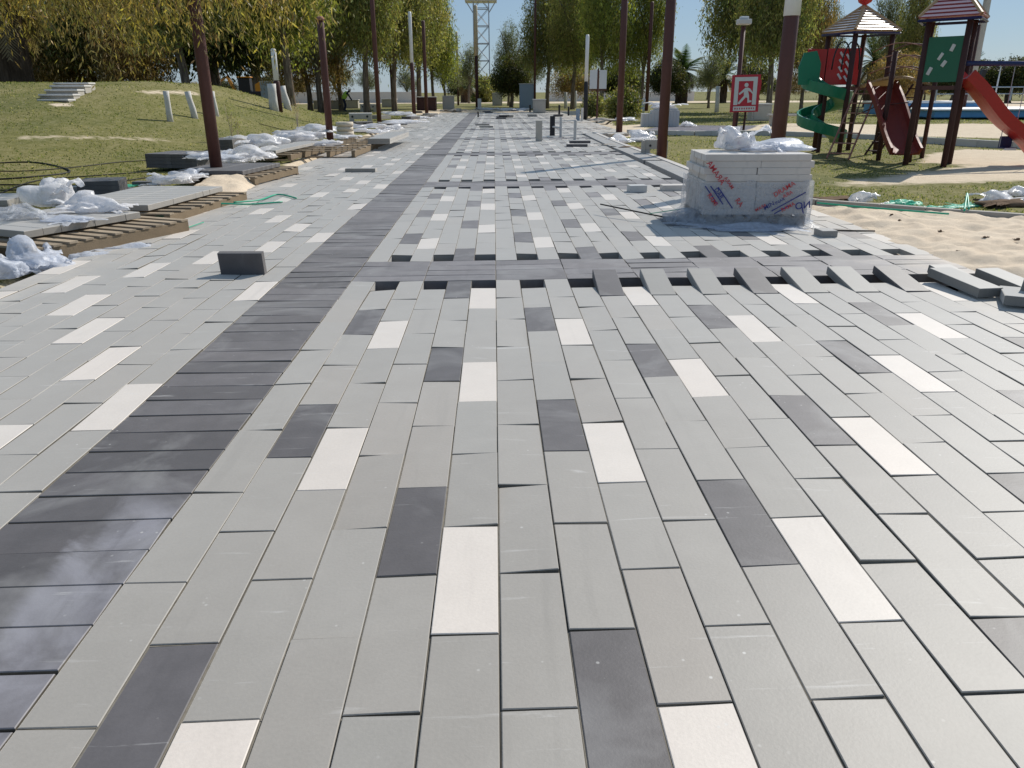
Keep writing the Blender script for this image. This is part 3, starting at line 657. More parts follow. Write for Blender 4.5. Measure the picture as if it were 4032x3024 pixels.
cir = [( .02+.075*math.cos(a_*math.pi/8), .3+.075*math.sin(a_*math.pi/8)) for a_ in range(16)]
man = [(-.02, .2), (-.25, -.0), (-.21, -.045), (-.06, .06), (-.05, -.08), (-.27, -.34), (-.2, -.38), (.03, -.13), (.09, -.16), (.1, -.33), (.25, -.3), (.25, -.25), (.16, -.24), (.14, -.06), (.09, .1), (.2, .05), (.26, -.02), (.29, .01), (.17, .17), (.08, .21)]
ps(cir, .01, 'signwhite', 'figure_head_mark'); ps(man, .01, 'signwhite', 'figure_mark')
B = MB(); Mx = tilt @ Matrix.Rotation(R(90), 4, 'X')
for i in range(9): x = -.37+i*.088; B.prism(rect(x, x+random.uniform(.03, .06), -.56, -.5), .017, .019, Mx)
o = B.build('caption_mark', M['signred'], t); o.parent = bd
B = MB(); B.box((.72, .03, 1.75), (.1, .02, .35)); B.build('side_tab', M['signred'], t)
# twin white notice boards
t = thing('notice_board', 'two narrow pale boards on a brown post beyond the bollards', 'sign', at(1289, 262))
B = MB(); B.tube([(0, 0, -.1), (0, 0, 2.7)], .05, 8); B.build('post', M['brown'], t)
for x in (-.26, .26): B = MB(); B.box((x, -.04, 2.15), (.4, .04, .95), None, .004); B.build('panel', M['signwhite'], t)
B = MB(); B.tube([(-.5, 0, 1.62), (.5, 0, 1.62)], .03, 6); B.build('crossbar', M['brown'], t)
# ================================================================ bollards and stumps
def bollard(D, h, w_, mt_, label, rnd=False, name='bollard'):
    B = MB()
    if rnd: B.lathe([(0, -.1), (w_/2, -.1), (w_/2, h-.02), (w_/2-.02, h), (0, h)], 14)
    else: B.box((0, 0, h/2-.05), (w_, w_*.8, h+.1), None, .008)
    o = B.build(name, M[mt_]); o.location = at(*D, 0); return tag(o, label, 'bollard', 'bollards set in the far paving')
bollard((1164, 305), .62, .2, 'conc', 'brown grey square concrete bollard, nearest of the bollards')
bollard((1193, 293), .66, .17, 'black', 'black bollard between the brown one and the white one')
bollard((1211, 296), .66, .09, 'concw', 'thin white bollard joined to the black one by a bar', True)
bollard((1242, 302), .62, .1, 'lgrey', 'slim grey bollard at the start of the border strip', True)
bollard((1248, 260), .6, .2, 'bluegrey', 'blue grey square bollard at the far right edge')
bollard((1257, 262), .66, .13, 'concw', 'white round bollard beside the blue grey one', True)
bollard((1208, 247), .62, .14, 'black', 'small black pipe bollard far right of centre', True)
bollard((1228, 250), .55, .12, 'black', 'second small black pipe bollard beside the far grass', True)
bollard((1145, 241), .5, .12, 'black', 'lone low black pipe at the far end of the paving', True)
bollard((1036, 236), .9, .32, 'concw', 'pale block post beside the beige topped pole')
bollard((1033, 253), .35, .1, 'black', 'tiny black peg at the far end of the dark strip', True)
B = MB(); pa, pb = at(1196, 277, 0), at(1211, 277, 0); B.tube([at(1193, 293, 0)+Vector((0, 0, .3)), at(1211, 296, 0)+Vector((0, 0, .3))], .03, 6); tag(B.build('connecting_bar', M['lgrey']), 'short grey bar between the black and the white bollard', 'bar')
def stump(D, h, r, lean, label):
    B = MB(); B.tube([(0, 0, -.2), (lean*.3, 0, h*.35), (lean*.8, 0, h*.7), (lean, 0, h)], [r*1.15, r, r*.95, r*1.02], 10)
    o = B.build('stump_post', M['stone'], None, True); o.location = at(*D); return tag(o, label, 'post', 'pale stump posts on the grass')
stump((368, 263), .92, .09, 0, 'upright pale stump post on the slope, farthest left')
stump((422, 256), .86, .1, -.14, 'leaning whitewashed stump post left of the first brown pole')
stump((468, 251), .84, .09, -.06, 'whitewashed stump post just right of the first brown pole')
stump((592, 238), 1.1, .19, 0, 'thick white stump post right of the yellow excavator')
stump((623, 237), 1.05, .16, -.2, 'slimmer white stump post beside the thick one')
for i, (x, y, h, l) in enumerate(((1222, 235, 1.5, 'pale post in the far grass left of the black and white pole'), (1311, 238, 1.3, 'pale post in the far grass right of the black and white pole'), (1387, 252, 1.1, 'pale post in the grass right of the notice boards'), (1548, 243, 1.9, 'pale post far off near the leaning tree'), (1242, 233, 1.6, 'second pale post in the far grass left of the black and white pole'), (1838, 0, 0, ''))):
    if h: stump((x, y), h, .16 if y < 245 else .12, .05*((i % 3)-1), l)
# ================================================================ concrete blocks
t = thing('concrete_bench', 'upturned concrete bench block with a ribbed top and round hole by the right pole', 'concrete block', at(1412, 341), R(-5))
B = MB(); B.box((-.27, 0, .21), (.07, .4, .42), None, .008); B.build('end_slab', M['conc'], t); B = MB(); B.box((.27, 0, .21), (.07, .4, .42), None, .008); B.build('end_slab', M['conc'], t)
B = MB()
for (x0, x1, z0, z1) in ((-.23, .23, .22, .42), (-.23, -.12, 0, .22), (.14, .23, 0, .22)): B.box(((x0+x1)/2, -.16, (z0+z1)/2), (x1-x0-.002, .06, z1-z0-.002), None, .004)
B.build('front_slab', M['conc'], t)
B = MB()
for i in range(9): B.box((-.22+i*.055, .02, .43), (.035, .36, .02))
B.build('ribbed_top', M['concw'], t)
B = MB(); B.tube([(-.12, -.196, .3), (-.12, -.19, .3)], .03, 14); B.build('round_hole', M['black'], t)
def pierced(D, L_, h, d_, label, rz):
    t = thing('concrete_block', label, 'concrete block', at(*D), rz)
    B = MB(); B.box((0, -d_/2, h*.72), (L_, .08, h*.56), None, .01); B.box((-L_/2+.12, -d_/2+.001, h*.22), (.24, .078, h*.44)); B.box((L_/2-.12, -d_/2+.001, h*.22), (.24, .078, h*.44)); B.build('front_slab', M['conc'], t)
    B = MB(); B.box((L_/2-.04, .05, h/2), (.08, d_, h), None, .01); B.build('end_slab', M['conc'], t)
    B = MB(); B.box((0, 0, h+.03), (L_+.04, d_+.06, .06), None, .01); B.build('top_slab', M['concw'], t)
    B = MB()
    for x in (-L_*.36, L_*.3): B.tube([(x, -d_/2-.045, h*.74), (x, -d_/2-.03, h*.74)], .06, 12)
    B.build('round_hole', M['black'], t)
pierced((780, 265), 1.15, .42, .7, 'pierced concrete block left of the tall brown pole', R(8))
pierced((797, 242), 1.3, .55, .7, 'smaller looking concrete block farther off behind the pierced one', R(4))
# barrel-like stack of rings
t = thing('ring_stack', 'stack of pale concrete rings standing among the plastic on the left', 'concrete rings', at(747, 305))
for i in range(4):
    B = MB(); r_ = .27+.012*(i % 2); z = .02+i*.148; B.lathe([(r_-.06, z), (r_, z+.01), (r_+.006, z+.07), (r_, z+.14), (r_-.06, z+.145), (r_-.09, z+.13), (r_-.09, z)], 22); B.build('ring', M['ringc'], t, True)
# cube stack of pale slabs
t = thing('slab_stack', 'big pale block of upright slabs standing by the right grass', 'slab stack', at(1424, 273), R(-6))
for i in range(12):
    B = MB(); B.box((-.78+i*.142, 0, .36 if i > 2 else .29), (.134, 1.0, .72 if i > 2 else .58), None, .006); B.build('slab', M['lgrey'], t)
B = MB(); B.box((.25, .1, .77), (1.1, .7, .08), None, .01); B.build('top_slab', M['concw'], t)
o = crumple('plastic_film', (1.1, .6, .22), 21, M['filmw']); o.location = at(1424, 273)+Vector((.2, .1, .8)); tag(o, 'white film heaped on top of the pale slab block', 'plastic film')
bag((1481, 274), (.5, .4, .22), 22, 'filmw', 'small white film scrap right of the pale slab block')
# ================================================================ pallets of pavers along the left edge
def row_stack(p0, rz, nx, ny, nz, z0, lab, group, kind='grey', skip=0.0, L=.596, W_=.2):
    """pavers laid side by side: nx across (0.2 each, along the rz direction), ny deep (paver length)"""
    Mx = Matrix.Translation((p0[0], p0[1], z0)) @ Matrix.Rotation(rz, 4, 'Z')
    for k_ in range(nz):
        for i in range(nx):
            for j in range(ny):
                if random.random() < skip: continue
                p = Mx @ Vector(((i+.5)*W_, (j+.5)*.6, .071*k_)); put_paver(kind, p, rz+R(90)+random.uniform(-.012, .012), lab, group)
pa, pb = at(52, 500, .22), at(300, 458, .22); rz = math.atan2(pb.y-pa.y, pb.x-pa.x)
pm = (Vector(pa)+Vector(pb))/2; nrm = Vector((-math.sin(rz), math.cos(rz), 0))
pallet('timber pallet nearest the camera on the left, its board ends showing under grey pavers', (pm.x+nrm.x*.22, pm.y+nrm.y*.22, -.03), rz, 1.9, 1.35, 11, .16)
row_stack((pa.x, pa.y), rz, 7, 2, 1, .15, 'grey paver in the single layer on the pallet nearest the camera', 'grey pavers on the nearest pallet')
pa, pb = at(318, 436, .24), at(486, 401, .2); rz2 = math.atan2(pb.y-pa.y, pb.x-pa.x); nrm = Vector((-math.sin(rz2), math.cos(rz2), 0))
L2 = (pb-pa).length; pm = (pa+pb)/2
pallet('timber pallet under the second layer of pavers, wound with green strap', (pm.x+nrm.x*.3, pm.y+nrm.y*.3, -.04), rz2, L2+.1, 1.2, 9, .15)
row_stack((pa.x, pa.y), rz2, int(L2/.2), 2, 1, .13, 'grey paver in the layer left of the sand heap by the first pole', 'grey pavers on the second pallet')
pa, pb = at(524, 368, .24), at(612, 349, .24); rz3 = math.atan2(pb.y-pa.y, pb.x-pa.x); L3 = (pb-pa).length; nrm = Vector((-math.sin(rz3), math.cos(rz3), 0)); pm = (pa+pb)/2
pallet('timber pallet behind the first pole with one corner hanging over the sand', (pm.x+nrm.x*.35, pm.y+nrm.y*.35, -.0), rz3, L3+.2, 1.2, 8, .15)
row_stack((pa.x, pa.y), rz3, int(L3/.2), 2, 1, .16, 'charcoal paver on the pallet behind the first brown pole', 'charcoal pavers on the third pallet', 'darkp')
row_stack(at(428, 371)[:2], rz3-.1, 5, 2, 4, .0, 'charcoal paver in the tall dark stack left of the first brown pole', 'charcoal pavers in the dark stack', 'darkp')
pa, pb = at(596, 328, .2), at(700, 306, .2); rz4 = math.atan2(pb.y-pa.y, pb.x-pa.x); L4 = (pb-pa).length; nrm = Vector((-math.sin(rz4), math.cos(rz4), 0)); pm = (pa+pb)/2
pallet('timber pallet in front of the second brown pole, half buried in plastic', (pm.x+nrm.x*.2, pm.y+nrm.y*.2, -.0), rz4, L4, 1.1, 8, .15)
row_stack((pa.x, pa.y), rz4, int(L4/.2), 1, 1, .16, 'grey paver on the pallet in front of the second brown pole', 'grey pavers on the fourth pallet')
pa, pb = at(735, 322, .2), at(828, 292, .2); rz5 = math.atan2(pb.y-pa.y, pb.x-pa.x); L5 = (pb-pa).length; nrm = Vector((-math.sin(rz5), math.cos(rz5), 0)); pm = (pa+pb)/2
pallet('long timber pallet under the ring stack between the second and third poles', (pm.x+nrm.x*.3, pm.y+nrm.y*.3, -.0), rz5, L5, 1.3, 10, .17)
row_stack((pa.x+.9, pa.y+2.3), rz5, max(2, int(L5/.2)-12), 1, 2, .17, 'grey paver on the long pallet by the ring stack', 'grey pavers on the long pallet')
for i, (x, y, n, l) in enumerate(((873, 276, 3, 'dark flat paver stack beyond the third pole'), (848, 262, 3, 'dark flat paver stack behind the white bags'), (915, 262, 2, 'low dark paver stack by the half white pole'), (948, 254, 2, 'low dark paver stack at the far left edge of the paving'), (806, 280, 3, 'dark paver stack left of the third pole'))):
    row_stack((at(x, y).x-.7, at(x, y).y), random.uniform(-.2, .5)+R(40), 5, 1, n, .05, 'paver in a '+l, l, 'darkp' if i % 2 == 0 else 'grey', .1)
row_stack(at(22, 462)[:2], rz+.5, 4, 1, 2, .0, 'grey paver in the low stack at the far left behind the near pallet', 'low stack at the far left')
row_stack(at(262, 428)[:2], rz2+.35, 3, 1, 3, .0, 'charcoal paver in the block between the first two pallets', 'block between the first two pallets', 'darkp')
row_stack(at(640, 300)[:2], rz4+.2, 5, 1, 3, .0, 'charcoal paver stacked under film left of the second pole', 'charcoal pavers left of the second pole', 'darkp')
row_stack(at(505, 330)[:2], rz3+.2, 6, 1, 4, .0, 'charcoal paver in the long stack under the highest film heap', 'charcoal pavers under the highest film heap', 'darkp')
# single pavers in the grass margin
for (x, y, rz, kd, l, L_, st) in ((354, 362, R(24), 'grey', 'light grey paver lying alone on the grass left of the first pole', .596, 0), (386, 350, R(-12), 'darkp', 'dark paver beside the lone one on the grass', .45, 0), (392, 343, R(10), 'grey', 'green tinged paver behind the dark one in the grass', .5, 0),
        (282, 416, R(-30), 'darkp', 'charcoal paver standing end-on at the back of the near debris', .5, 0), (322, 401, R(-6), 'darkp', 'dark paver with a white top lying in the grass margin', .5, 0), (165, 432, R(-32), 'darkp', 'dark paver lying across the others behind the tall bag peak', .596, 0), (175, 425, R(4), 'grey', 'pale paver block standing on the dark one behind the bag', .3, .0),
        (205, 447, R(20), 'grey', 'small greenish block right of the dark pavers', .3, 0), (12, 470, R(30), 'grey', 'grey paver at the left frame edge beside the film', .4, 0), (18, 500, R(50), 'grey', 'second grey paver at the left frame edge', .4, .05), (445, 342, R(12), 'darkp', 'thin dark slab behind the dark stack', .6, .05)):
    p = at(x, y); put_paver(kd, (p.x, p.y, p.z+.0+st), rz, l, L=L_, h=.07 if 'block' not in l else .16)
BAGS = [((60, 475), (.62, .5, .3), 'film', 'clear film bag with blue print at the far left, beside the near pallet', .2), ((118, 447), (.7, .4, .42), 'filmw', 'white film with a tall pointed peak behind the near pallet', .15),
        ((172, 452), (.6, .4, .16), 'filmw', 'flat white film right of the tall peaked film', .18), ((212, 458), (.75, .35, .24), 'filmw', 'bunched white film lying on the near pavers', .22), ((150, 478), (.7, .35, .08), 'filmb', 'thin film sheet lying flat on the near pavers', .22),
        ((62, 585), (.62, .5, .42), 'filmb', 'large hazy bag with red print at the left edge of the paving', None), ((15, 600), (.45, .5, .3), 'filmb', 'bluish bag cut off by the left frame edge', None), ((75, 520), (.3, .3, .2), 'filmw', 'rolled white film bundle in front of the near pallet', None),
        ((120, 585), (.5, .35, .22), 'filmb', 'spread hazy film tapering onto the left lane', None), ((185, 563), (.42, .3, .16), 'filmb', 'dusty grey bag below the pallet board ends', None), ((270, 545), (.5, .22, .1), 'filmb', 'thin strip of film along the lane edge below the pallet', None),
        ((380, 397), (.75, .4, .24), 'filmw', 'white film with a pink print left of the first pole', .1), ((408, 388), (.4, .3, .22), 'filmb', 'grey film lump behind the pink printed film', .1), ((498, 372), (.5, .35, .2), 'filmw', 'film caught round the foot of the first brown pole', None),
        ((470, 345), (.9, .6, .22), 'filmb', 'hazy film over the top of the dark stack', .26), ((430, 340), (.5, .4, .16), 'filmw', 'small white film behind the dark stack', .2), ((545, 344), (1.1, .7, .3), 'filmw', 'broad white film over the pavers right of the first pole', .18),
        ((572, 318), (1.2, .8, .5), 'filmw', 'highest white film heap behind the first pole, with a pink stain', .15), ((512, 352), (.5, .4, .14), 'filmw', 'white film folded over the pallet edge by the sand', .15), ((620, 310), (1.0, .8, .42), 'filmw', 'pale dome of film left of the second pole', .15),
        ((655, 306), (1.1, .8, .4), 'filmw', 'grey white film heap next to the second pole', .15), ((690, 318), (.9, .6, .25), 'filmw', 'film spilling at the foot of the second pole', .1), ((725, 326), (.6, .4, .18), 'filmw', 'torn film scrap on the lane edge by the second pole', None),
        ((655, 335), (.6, .3, .14), 'filmw', 'torn film on the sand below the fourth pallet', None), ((690, 287), (1.4, .9, .4), 'filmw', 'smooth pale film sheet left of the ring stack', .1), ((738, 300), (.9, .6, .2), 'filmw', 'film bunched round the base of the ring stack', .1),
        ((770, 285), (1., .6, .14), 'filmw', 'film lying right of the ring stack', .2), ((800, 277), (1.5, .8, .24), 'filmw', 'long white film in front of the pierced block', .1), ((845, 283), (.8, .6, .34), 'filmw', 'round white bag at the lane edge right of the third pole', None),
        ((815, 288), (.8, .5, .2), 'filmw', 'dirty film scrap between ring stack and round bag', None), ((862, 268), (1.6, .8, .24), 'filmw', 'film over the dark stack beyond the third pole', .15), ((888, 266), (1., .7, .26), 'filmw', 'white film at the foot of the half white pole', None),
        ((905, 258), (1.4, .8, .3), 'filmw', 'film between the half white pole and its neighbour', None), ((868, 250), (1.8, 1., .3), 'filmw', 'pale film far off behind the half white pole', .1), ((932, 253), (1., .7, .2), 'filmw', 'last film scrap on the far left edge of the paving', None),
        ((1060, 238), (2.2, 1., .3), 'filmw', 'pale film heap on the far edge right of the beige pole', None), ((1110, 240), (2.6, .9, .35), 'filmw', 'pinkish film heap on the far edge of the paving', None), ((980, 242), (1.4, .9, .3), 'rubble', 'small rubble heap at the far left corner of the paving', None),
        ((1340, 309), (.8, .5, .28), 'filmw', 'white film right at the foot of the tall right pole', None), ((1370, 306), (.9, .5, .2), 'filmw', 'crumpled white film between the two right poles', None), ((1388, 304), (.7, .5, .34), 'filmw', 'bright peaked film left of the slatted bench block', None), ((1320, 318), (.7, .5, .12), 'rubble', 'brown rubble beside the border strip', None),
        ((1365, 326), (.9, .5, .14), 'card', 'brown earth clods beside the pale kerb', None), ((1300, 262), (1.6, .6, .22), 'rubble', 'rubble under the twin notice boards', None), ((1345, 262), (1.2, .7, .26), 'filmw', 'dirty film beyond the tall right pole', None),
        ((1855, 438), (.34, .2, .2), 'filmw', 'white film with a raised tip on the right kerb', None), ((1890, 447), (.5, .16, .08), 'filmw', 'twisted tail of white film along the right kerb', None), ((1945, 447), (.42, .3, .14), 'filmg', 'green and clear film heap on the right kerb', None),
        ((2075, 448), (.55, .25, .05), 'filmg', 'flat green film right of the green heap', None), ((2160, 440), (.65, .3, .2), 'filmw', 'white film draped over the earth clod at the right frame edge', None), ((2195, 425), (.4, .3, .22), 'filmw', 'highest white film at the right frame edge', None),
        ((1800, 432), (.6, .3, .07), 'card', 'brown earth clod behind the right kerb', None), ((2170, 446), (.7, .35, .15), 'card', 'brown earth clod at the right frame edge', None), ((2010, 451), (.25, .2, .05), 'filmg', 'small green film scrap on the kerb', None),
        ((228, 440), (.5, .3, .08), 'filmg', 'green tinted film in the grass behind the near pavers', None), ((330, 470), (.6, .3, .07), 'filmg', 'green film hanging below the second pallet', None), ((265, 405), (.4, .25, .06), 'filmg', 'green film scrap by the dark end-on paver', None), ((40, 487), (.5, .3, .1), 'filmg', 'dark green film under the far left bag', None)]
for i, (D, size, mt_, l, z) in enumerate(BAGS):
    size = tuple(q*(.68 if D[0] < 250 else .9) for q in size); size = (size[0]*1.05, size[1]*1.05, size[2]*(.72 if 'peak' not in l else 1.1))
    rb = 'rubble' in l or 'earth' in l
    bag(D, size, 31+i, mt_, l, z, random.uniform(-.5, .5) if size[0] < 1.3 else .1, cat='rubble' if rb else 'plastic film', name='rubble_heap' if rb else 'plastic_film')
for pts, l in ((((505, 437, .05), (560, 432, .03), (600, 420, .02), (640, 428, .02)), 'green strap curling from the second pallet onto the lane'), (((420, 447, .04), (470, 440, .05), (540, 441, .02), (610, 436, .02)), 'second green strap lying on the lane edge'), (((540, 375, .03), (590, 382, .02), (625, 372, .02), (618, 362, .03)), 'thin green strap loop beyond the sand heap'),
               (((1765, 438, .08), (1850, 446, .08), (1950, 454, .08), (2050, 462, .07)), 'green strap lying along the right kerb'), (((2083, 455, .08), (2088, 425, .2), (2090, 420, .22), (2093, 452, .08)), 'upright green strap loop on the right kerb'), (((300, 505, .06), (380, 498, .02), (440, 480, .02)), 'thin pale green cord below the near pallet')):
    strap(pts, .012 if 'thin' not in l else .006, 'strap', l)
for pts, l in ((((-40, 357), (60, 352), (118, 360), (150, 374), (60, 385), (-20, 390)), 'thick black hose looped on the left grass'), (((-20, 372), (60, 371), (170, 362), (260, 352), (330, 348)), 'thin dark hose crossing the left grass'), (((-20, 401), (120, 402), (200, 403)), 'straight dark hose on the grass behind the near debris'), (((-20, 414), (60, 413), (130, 414)), 'lower dark hose at the left edge of the grass'), (((230, 404), (260, 395), (300, 388), (350, 383)), 'short dark hose curving to the paver in the grass'),
               (((0, 420), (80, 392), (200, 382), (330, 372)), 'faint hose lying diagonally on the left grass'), (((520, 303), (600, 312), (680, 311)), 'dark hose on the grass right of the first pole'), (((560, 268), (640, 287), (720, 291)), 'dark hose farther off on the left grass')):
    strap(pts, .017 if 'thick' in l else .011, 'hose', l, 'hose', 'garden_hose', .015)
# ================================================================ trees
LC = {'olive': [(0.181, 0.217, 0.0594), (0.265, 0.279, 0.0817), (0.111, 0.155, 0.0446), (0.377, 0.373, 0.119), (0.39, 0.31, 0.119), (0.196, 0.155, 0.0668)],
      'gold': [(0.32, 0.358, 0.078), (0.243, 0.286, 0.0585), (0.167, 0.208, 0.052), (0.461, 0.472, 0.104), (0.358, 0.3, 0.091), (0.115, 0.143, 0.039)],
      'near': [(0.299, 0.254, 0.0648), (0.211, 0.186, 0.0486), (0.351, 0.22, 0.081), (0.562, 0.439, 0.081), (0.176, 0.186, 0.0648), (0.421, 0.338, 0.145), (0.246, 0.151, 0.0728)],
      'grey': [(0.143, 0.163, 0.078), (0.208, 0.221, 0.117), (0.091, 0.111, 0.0455), (0.26, 0.247, 0.156), (0.13, 0.13, 0.052)],
      'dark': [(0.0414, 0.0621, 0.0185), (0.0621, 0.0828, 0.0238), (0.0276, 0.0442, 0.0132), (0.0966, 0.103, 0.0264), (0.124, 0.0966, 0.033)],
      'brown': [(0.325, 0.21, 0.09), (0.227, 0.15, 0.0674), (0.423, 0.256, 0.105), (0.163, 0.134, 0.045), (0.26, 0.226, 0.075)],
      'palm': [(0.039, 0.078, 0.0234), (0.065, 0.111, 0.0325), (0.026, 0.052, 0.0156), (0.156, 0.182, 0.065), (0.26, 0.26, 0.156)]}
def crown(name, parent, cs, n, leafsz, pal, seed, droop=.8, clump=.38, asp=.22):
    """cs: list of (x,y,z,rx,ry,rz) lobes; leaves hang in sprays on clumps inside the lobes"""
    r = np.random.default_rng(seed); cs = np.array(cs, float); vol = cs[:, 3]*cs[:, 4]*cs[:, 5]
    ncl = max(20, int(n/26)); li = r.choice(len(cs), ncl, p=vol/vol.sum())
    d = r.normal(size=(ncl, 3)); d /= np.linalg.norm(d, axis=1)[:, None]; rad = r.random(ncl)**.42
    cc = cs[li, :3]+d*rad[:, None]*cs[li, 3:]
    ccol = r.choice(len(LC[pal]), ncl, p=None); cbr = .6+r.random(ncl)**1.3*1.0
    ci = r.integers(0, ncl, n); sz = clump*(.5+r.random(ncl))[ci]
    off = r.normal(size=(n, 3))*sz[:, None]*np.array([.5, .5, .62]); off[:, 2] -= sz*droop*.5
    p = cc[ci]+off
    L = leafsz*(.6+.8*r.random(n)); ax = r.normal(size=(n, 3))*np.array([1, 1, .6]); ax[:, 2] -= droop*1.5; ax /= np.linalg.norm(ax, axis=1)[:, None]
    sd = np.cross(ax, r.normal(size=(n, 3))); sd /= np.linalg.norm(sd, axis=1)[:, None]; w_ = L*asp
    V = np.empty((n, 4, 3)); V[:, 0] = p-ax*L[:, None]/2; V[:, 1] = p+sd*w_[:, None]/2-ax*L[:, None]*.05; V[:, 2] = p+ax*L[:, None]/2; V[:, 3] = p-sd*w_[:, None]/2-ax*L[:, None]*.05
    pc = np.array(LC[pal]); base = pc[ccol[ci]]*(.6)+pc[r.integers(0, len(pc), n)]*.4; base = base*(.72+.5*r.random(n))[:, None]*cbr[ci][:, None]
    o = npmesh(name, V.reshape(-1, 3), np.arange(4*n).reshape(n, 4), M['leaf'], base, parent); return o
def trunk(parent, h, r0, lean=(0, 0), limbs=5, seed=1, mt_='bark', spread=1.5, top=None):
    r = random.Random(seed); B = MB(); pts = []; top = top or h
    for i in range(8):
        f = i/7; pts.append((lean[0]*f+.1*r0*math.sin(f*7+seed)*3, lean[1]*f, -.3+(h+.3)*f))
    B.tube(pts, [r0*(1.25 if i == 0 else 1)*(1-.55*i/7) for i in range(8)], 9)
    for k_ in range(limbs):
        f = .38+.5*k_/limbs; p = Vector((lean[0]*f, lean[1]*f, h*f)); a = r.uniform(0, 6.28); L_ = spread*r.uniform(.7, 1.3)
        q = [p]
        for s in range(1, 5): q.append(p+Vector((math.cos(a)*L_*s/4, math.sin(a)*L_*s/4, (top-h*f)*.8*(s/4)**.8)))
        B.tube(q, [r0*.42, r0*.34, r0*.25, r0*.16, r0*.07], 6)
        for s in (2, 3):
            a2 = a+r.uniform(-1.2, 1.2); B.tube([q[s], q[s]+Vector((math.cos(a2)*L_*.3, math.sin(a2)*L_*.3, (top-h)*.2+.3)), q[s]+Vector((math.cos(a2)*L_*.55, math.sin(a2)*L_*.55, (top-h)*.2+.2))], [r0*.18, r0*.12, r0*.04], 5)
    return B.build('trunk', M[mt_], parent, True)
PT = {}
def tree(kind, D, s, label, rz=None, Y=None, group='park trees', name=None, sz=None):
    """a tree whose foot stands at picture column D[0]; Y gives its distance, else the ground hit of D"""
    p = at(*D) if Y is None else atd(D[0], Y)
    if Y is not None: p.z = float(ground(p.x, p.y))
    if kind not in PT:
        t = thing('tree', label, 'tree', (0, 0, 0)); sd = len(PT)*17+3
        if kind == 'eucA':
            trunk(t, 6.5, .26, (.5, 0), 7, 3, spread=2.6, top=10); crown('crown', t, [(0, 0, 6.2, 3.1, 3.1, 2.8), (-1.7, .3, 4.6, 2, 2, 1.9), (1.9, -.3, 5.2, 2, 2, 2.3), (.3, 0, 9, 2.3, 2.3, 2), (-.5, 1, 3.9, 2.4, 1.9, 1.2)], 38000, .22, 'olive', sd, .75, .6, .3)
        elif kind == 'eucB':
            trunk(t, 5.5, .2, (-.4, .2), 7, 9, spread=2.2, top=9); crown('crown', t, [(0, 0, 5.4, 2.5, 2.5, 2.7), (1.4, 0, 4.2, 1.7, 1.7, 1.9), (-1.5, .2, 6.2, 1.6, 1.6, 1.9), (.2, 0, 8, 1.7, 1.7, 1.7)], 32000, .2, 'gold', sd, .9, .55, .28)
        elif kind == 'eucC':
            trunk(t, 6, .22, (.3, .2), 6, 21, spread=2.1, top=9.5); crown('crown', t, [(0, 0, 6, 2.2, 2.2, 2.4), (.9, 0, 8.2, 1.5, 1.5, 1.7), (-1.2, 0, 4.5, 1.6, 1.6, 1.4)], 17000, .2, 'grey', sd, 1., .45)
        elif kind == 'dark':
            trunk(t, 3.2, .3, (0, 0), 6, 5, spread=1.6, top=5); crown('crown', t, [(0, 0, 3.6, 2.5, 2.5, 2.1), (1.3, 0, 2.6, 1.6, 1.6, 1.2), (-1.3, 0, 2.7, 1.6, 1.6, 1.2)], 19000, .22, 'dark', sd, .8, .42, .35)
        elif kind == 'brown':
            trunk(t, 4, .2, (.3, .2), 6, 15, spread=1.9, top=6.5); crown('crown', t, [(0, 0, 4.2, 2.6, 2.4, 2.4), (1.6, 0, 3, 1.6, 1.6, 1.7), (-1.7, 0, 3.1, 1.6, 1.6, 1.8)], 18000, .22, 'brown', sd, 1.1, .48)
        elif kind == 'bush':
            trunk(t, .8, .1, (0, 0), 4, 25, spread=.6, top=1.4); crown('crown', t, [(0, 0, 1., 1.4, 1.3, 1.0), (.9, 0, .7, .9, .9, .8)], 4500, .26, 'olive', sd, .6, .3, .3)
        elif kind in ('palm', 'tallpalm'):
            hh = 2.2 if kind == 'palm' else 11; rr = .42 if kind == 'palm' else .24
            B = MB(); B.tube([(.02*math.sin(i), 0, -.3+(hh+.3)*i/9) for i in range(10)], [rr*(1.15-.2*i/9+.06*(i % 2)) for i in range(10)], 12); B.build('trunk', M['palmbark'] if kind == 'palm' else M['conc'], t, False)
            r = np.random.default_rng(5); V = []; Cc = []; nf = 46 if kind == 'palm' else 38
            for f in range(nf):
                az = r.random()*6.283; el = r.uniform(-.5, 1.35); Lf = r.uniform(1.9, 2.6)*(1. if kind == 'palm' else .95)
                d0 = np.array([math.cos(az)*math.cos(el), math.sin(az)*math.cos(el), math.sin(el)]); p_ = np.array([0, 0, hh+.1]); seg = 15; pc = np.array(LC['palm'])[r.integers(0, 5)]
                if el < -.1: pc = np.array((.2, .15, .08))
                for sgm in range(seg):
                    d0 = d0+np.array([0, 0, -.085]); d0 /= np.linalg.norm(d0); q_ = p_+d0*Lf/seg; sdv = np.cross(d0, [0, 0, 1]); sdv /= np.linalg.norm(sdv)+1e-9; fl = .55*math.sin(math.pi*min(1, (sgm+1.5)/seg))**.7
                    for sg_ in (-1, 1):
                        for h_ in (0, .5):
                            b0 = p_+(q_-p_)*h_; tip = b0+(sdv*sg_*.8+d0*.62+np.array([0, 0, -.22]))*fl*r.uniform(.8, 1.1); w2 = d0*.035
                            V.append([b0-w2, b0+w2, tip+w2*.2, tip-w2*.2]); Cc.append(pc*r.uniform(.7, 1.3))
                    p_ = q_
            npmesh('crown', np.array(V).reshape(-1, 3), np.arange(4*len(V)).reshape(-1, 4), M['leaf'], np.array(Cc), t)
        PT[kind] = t; o = t
    else: o = copy_tree(PT[kind])
    o.name = name or ('palm_tree' if 'palm' in kind else ('bush' if kind == 'bush' else 'tree'))
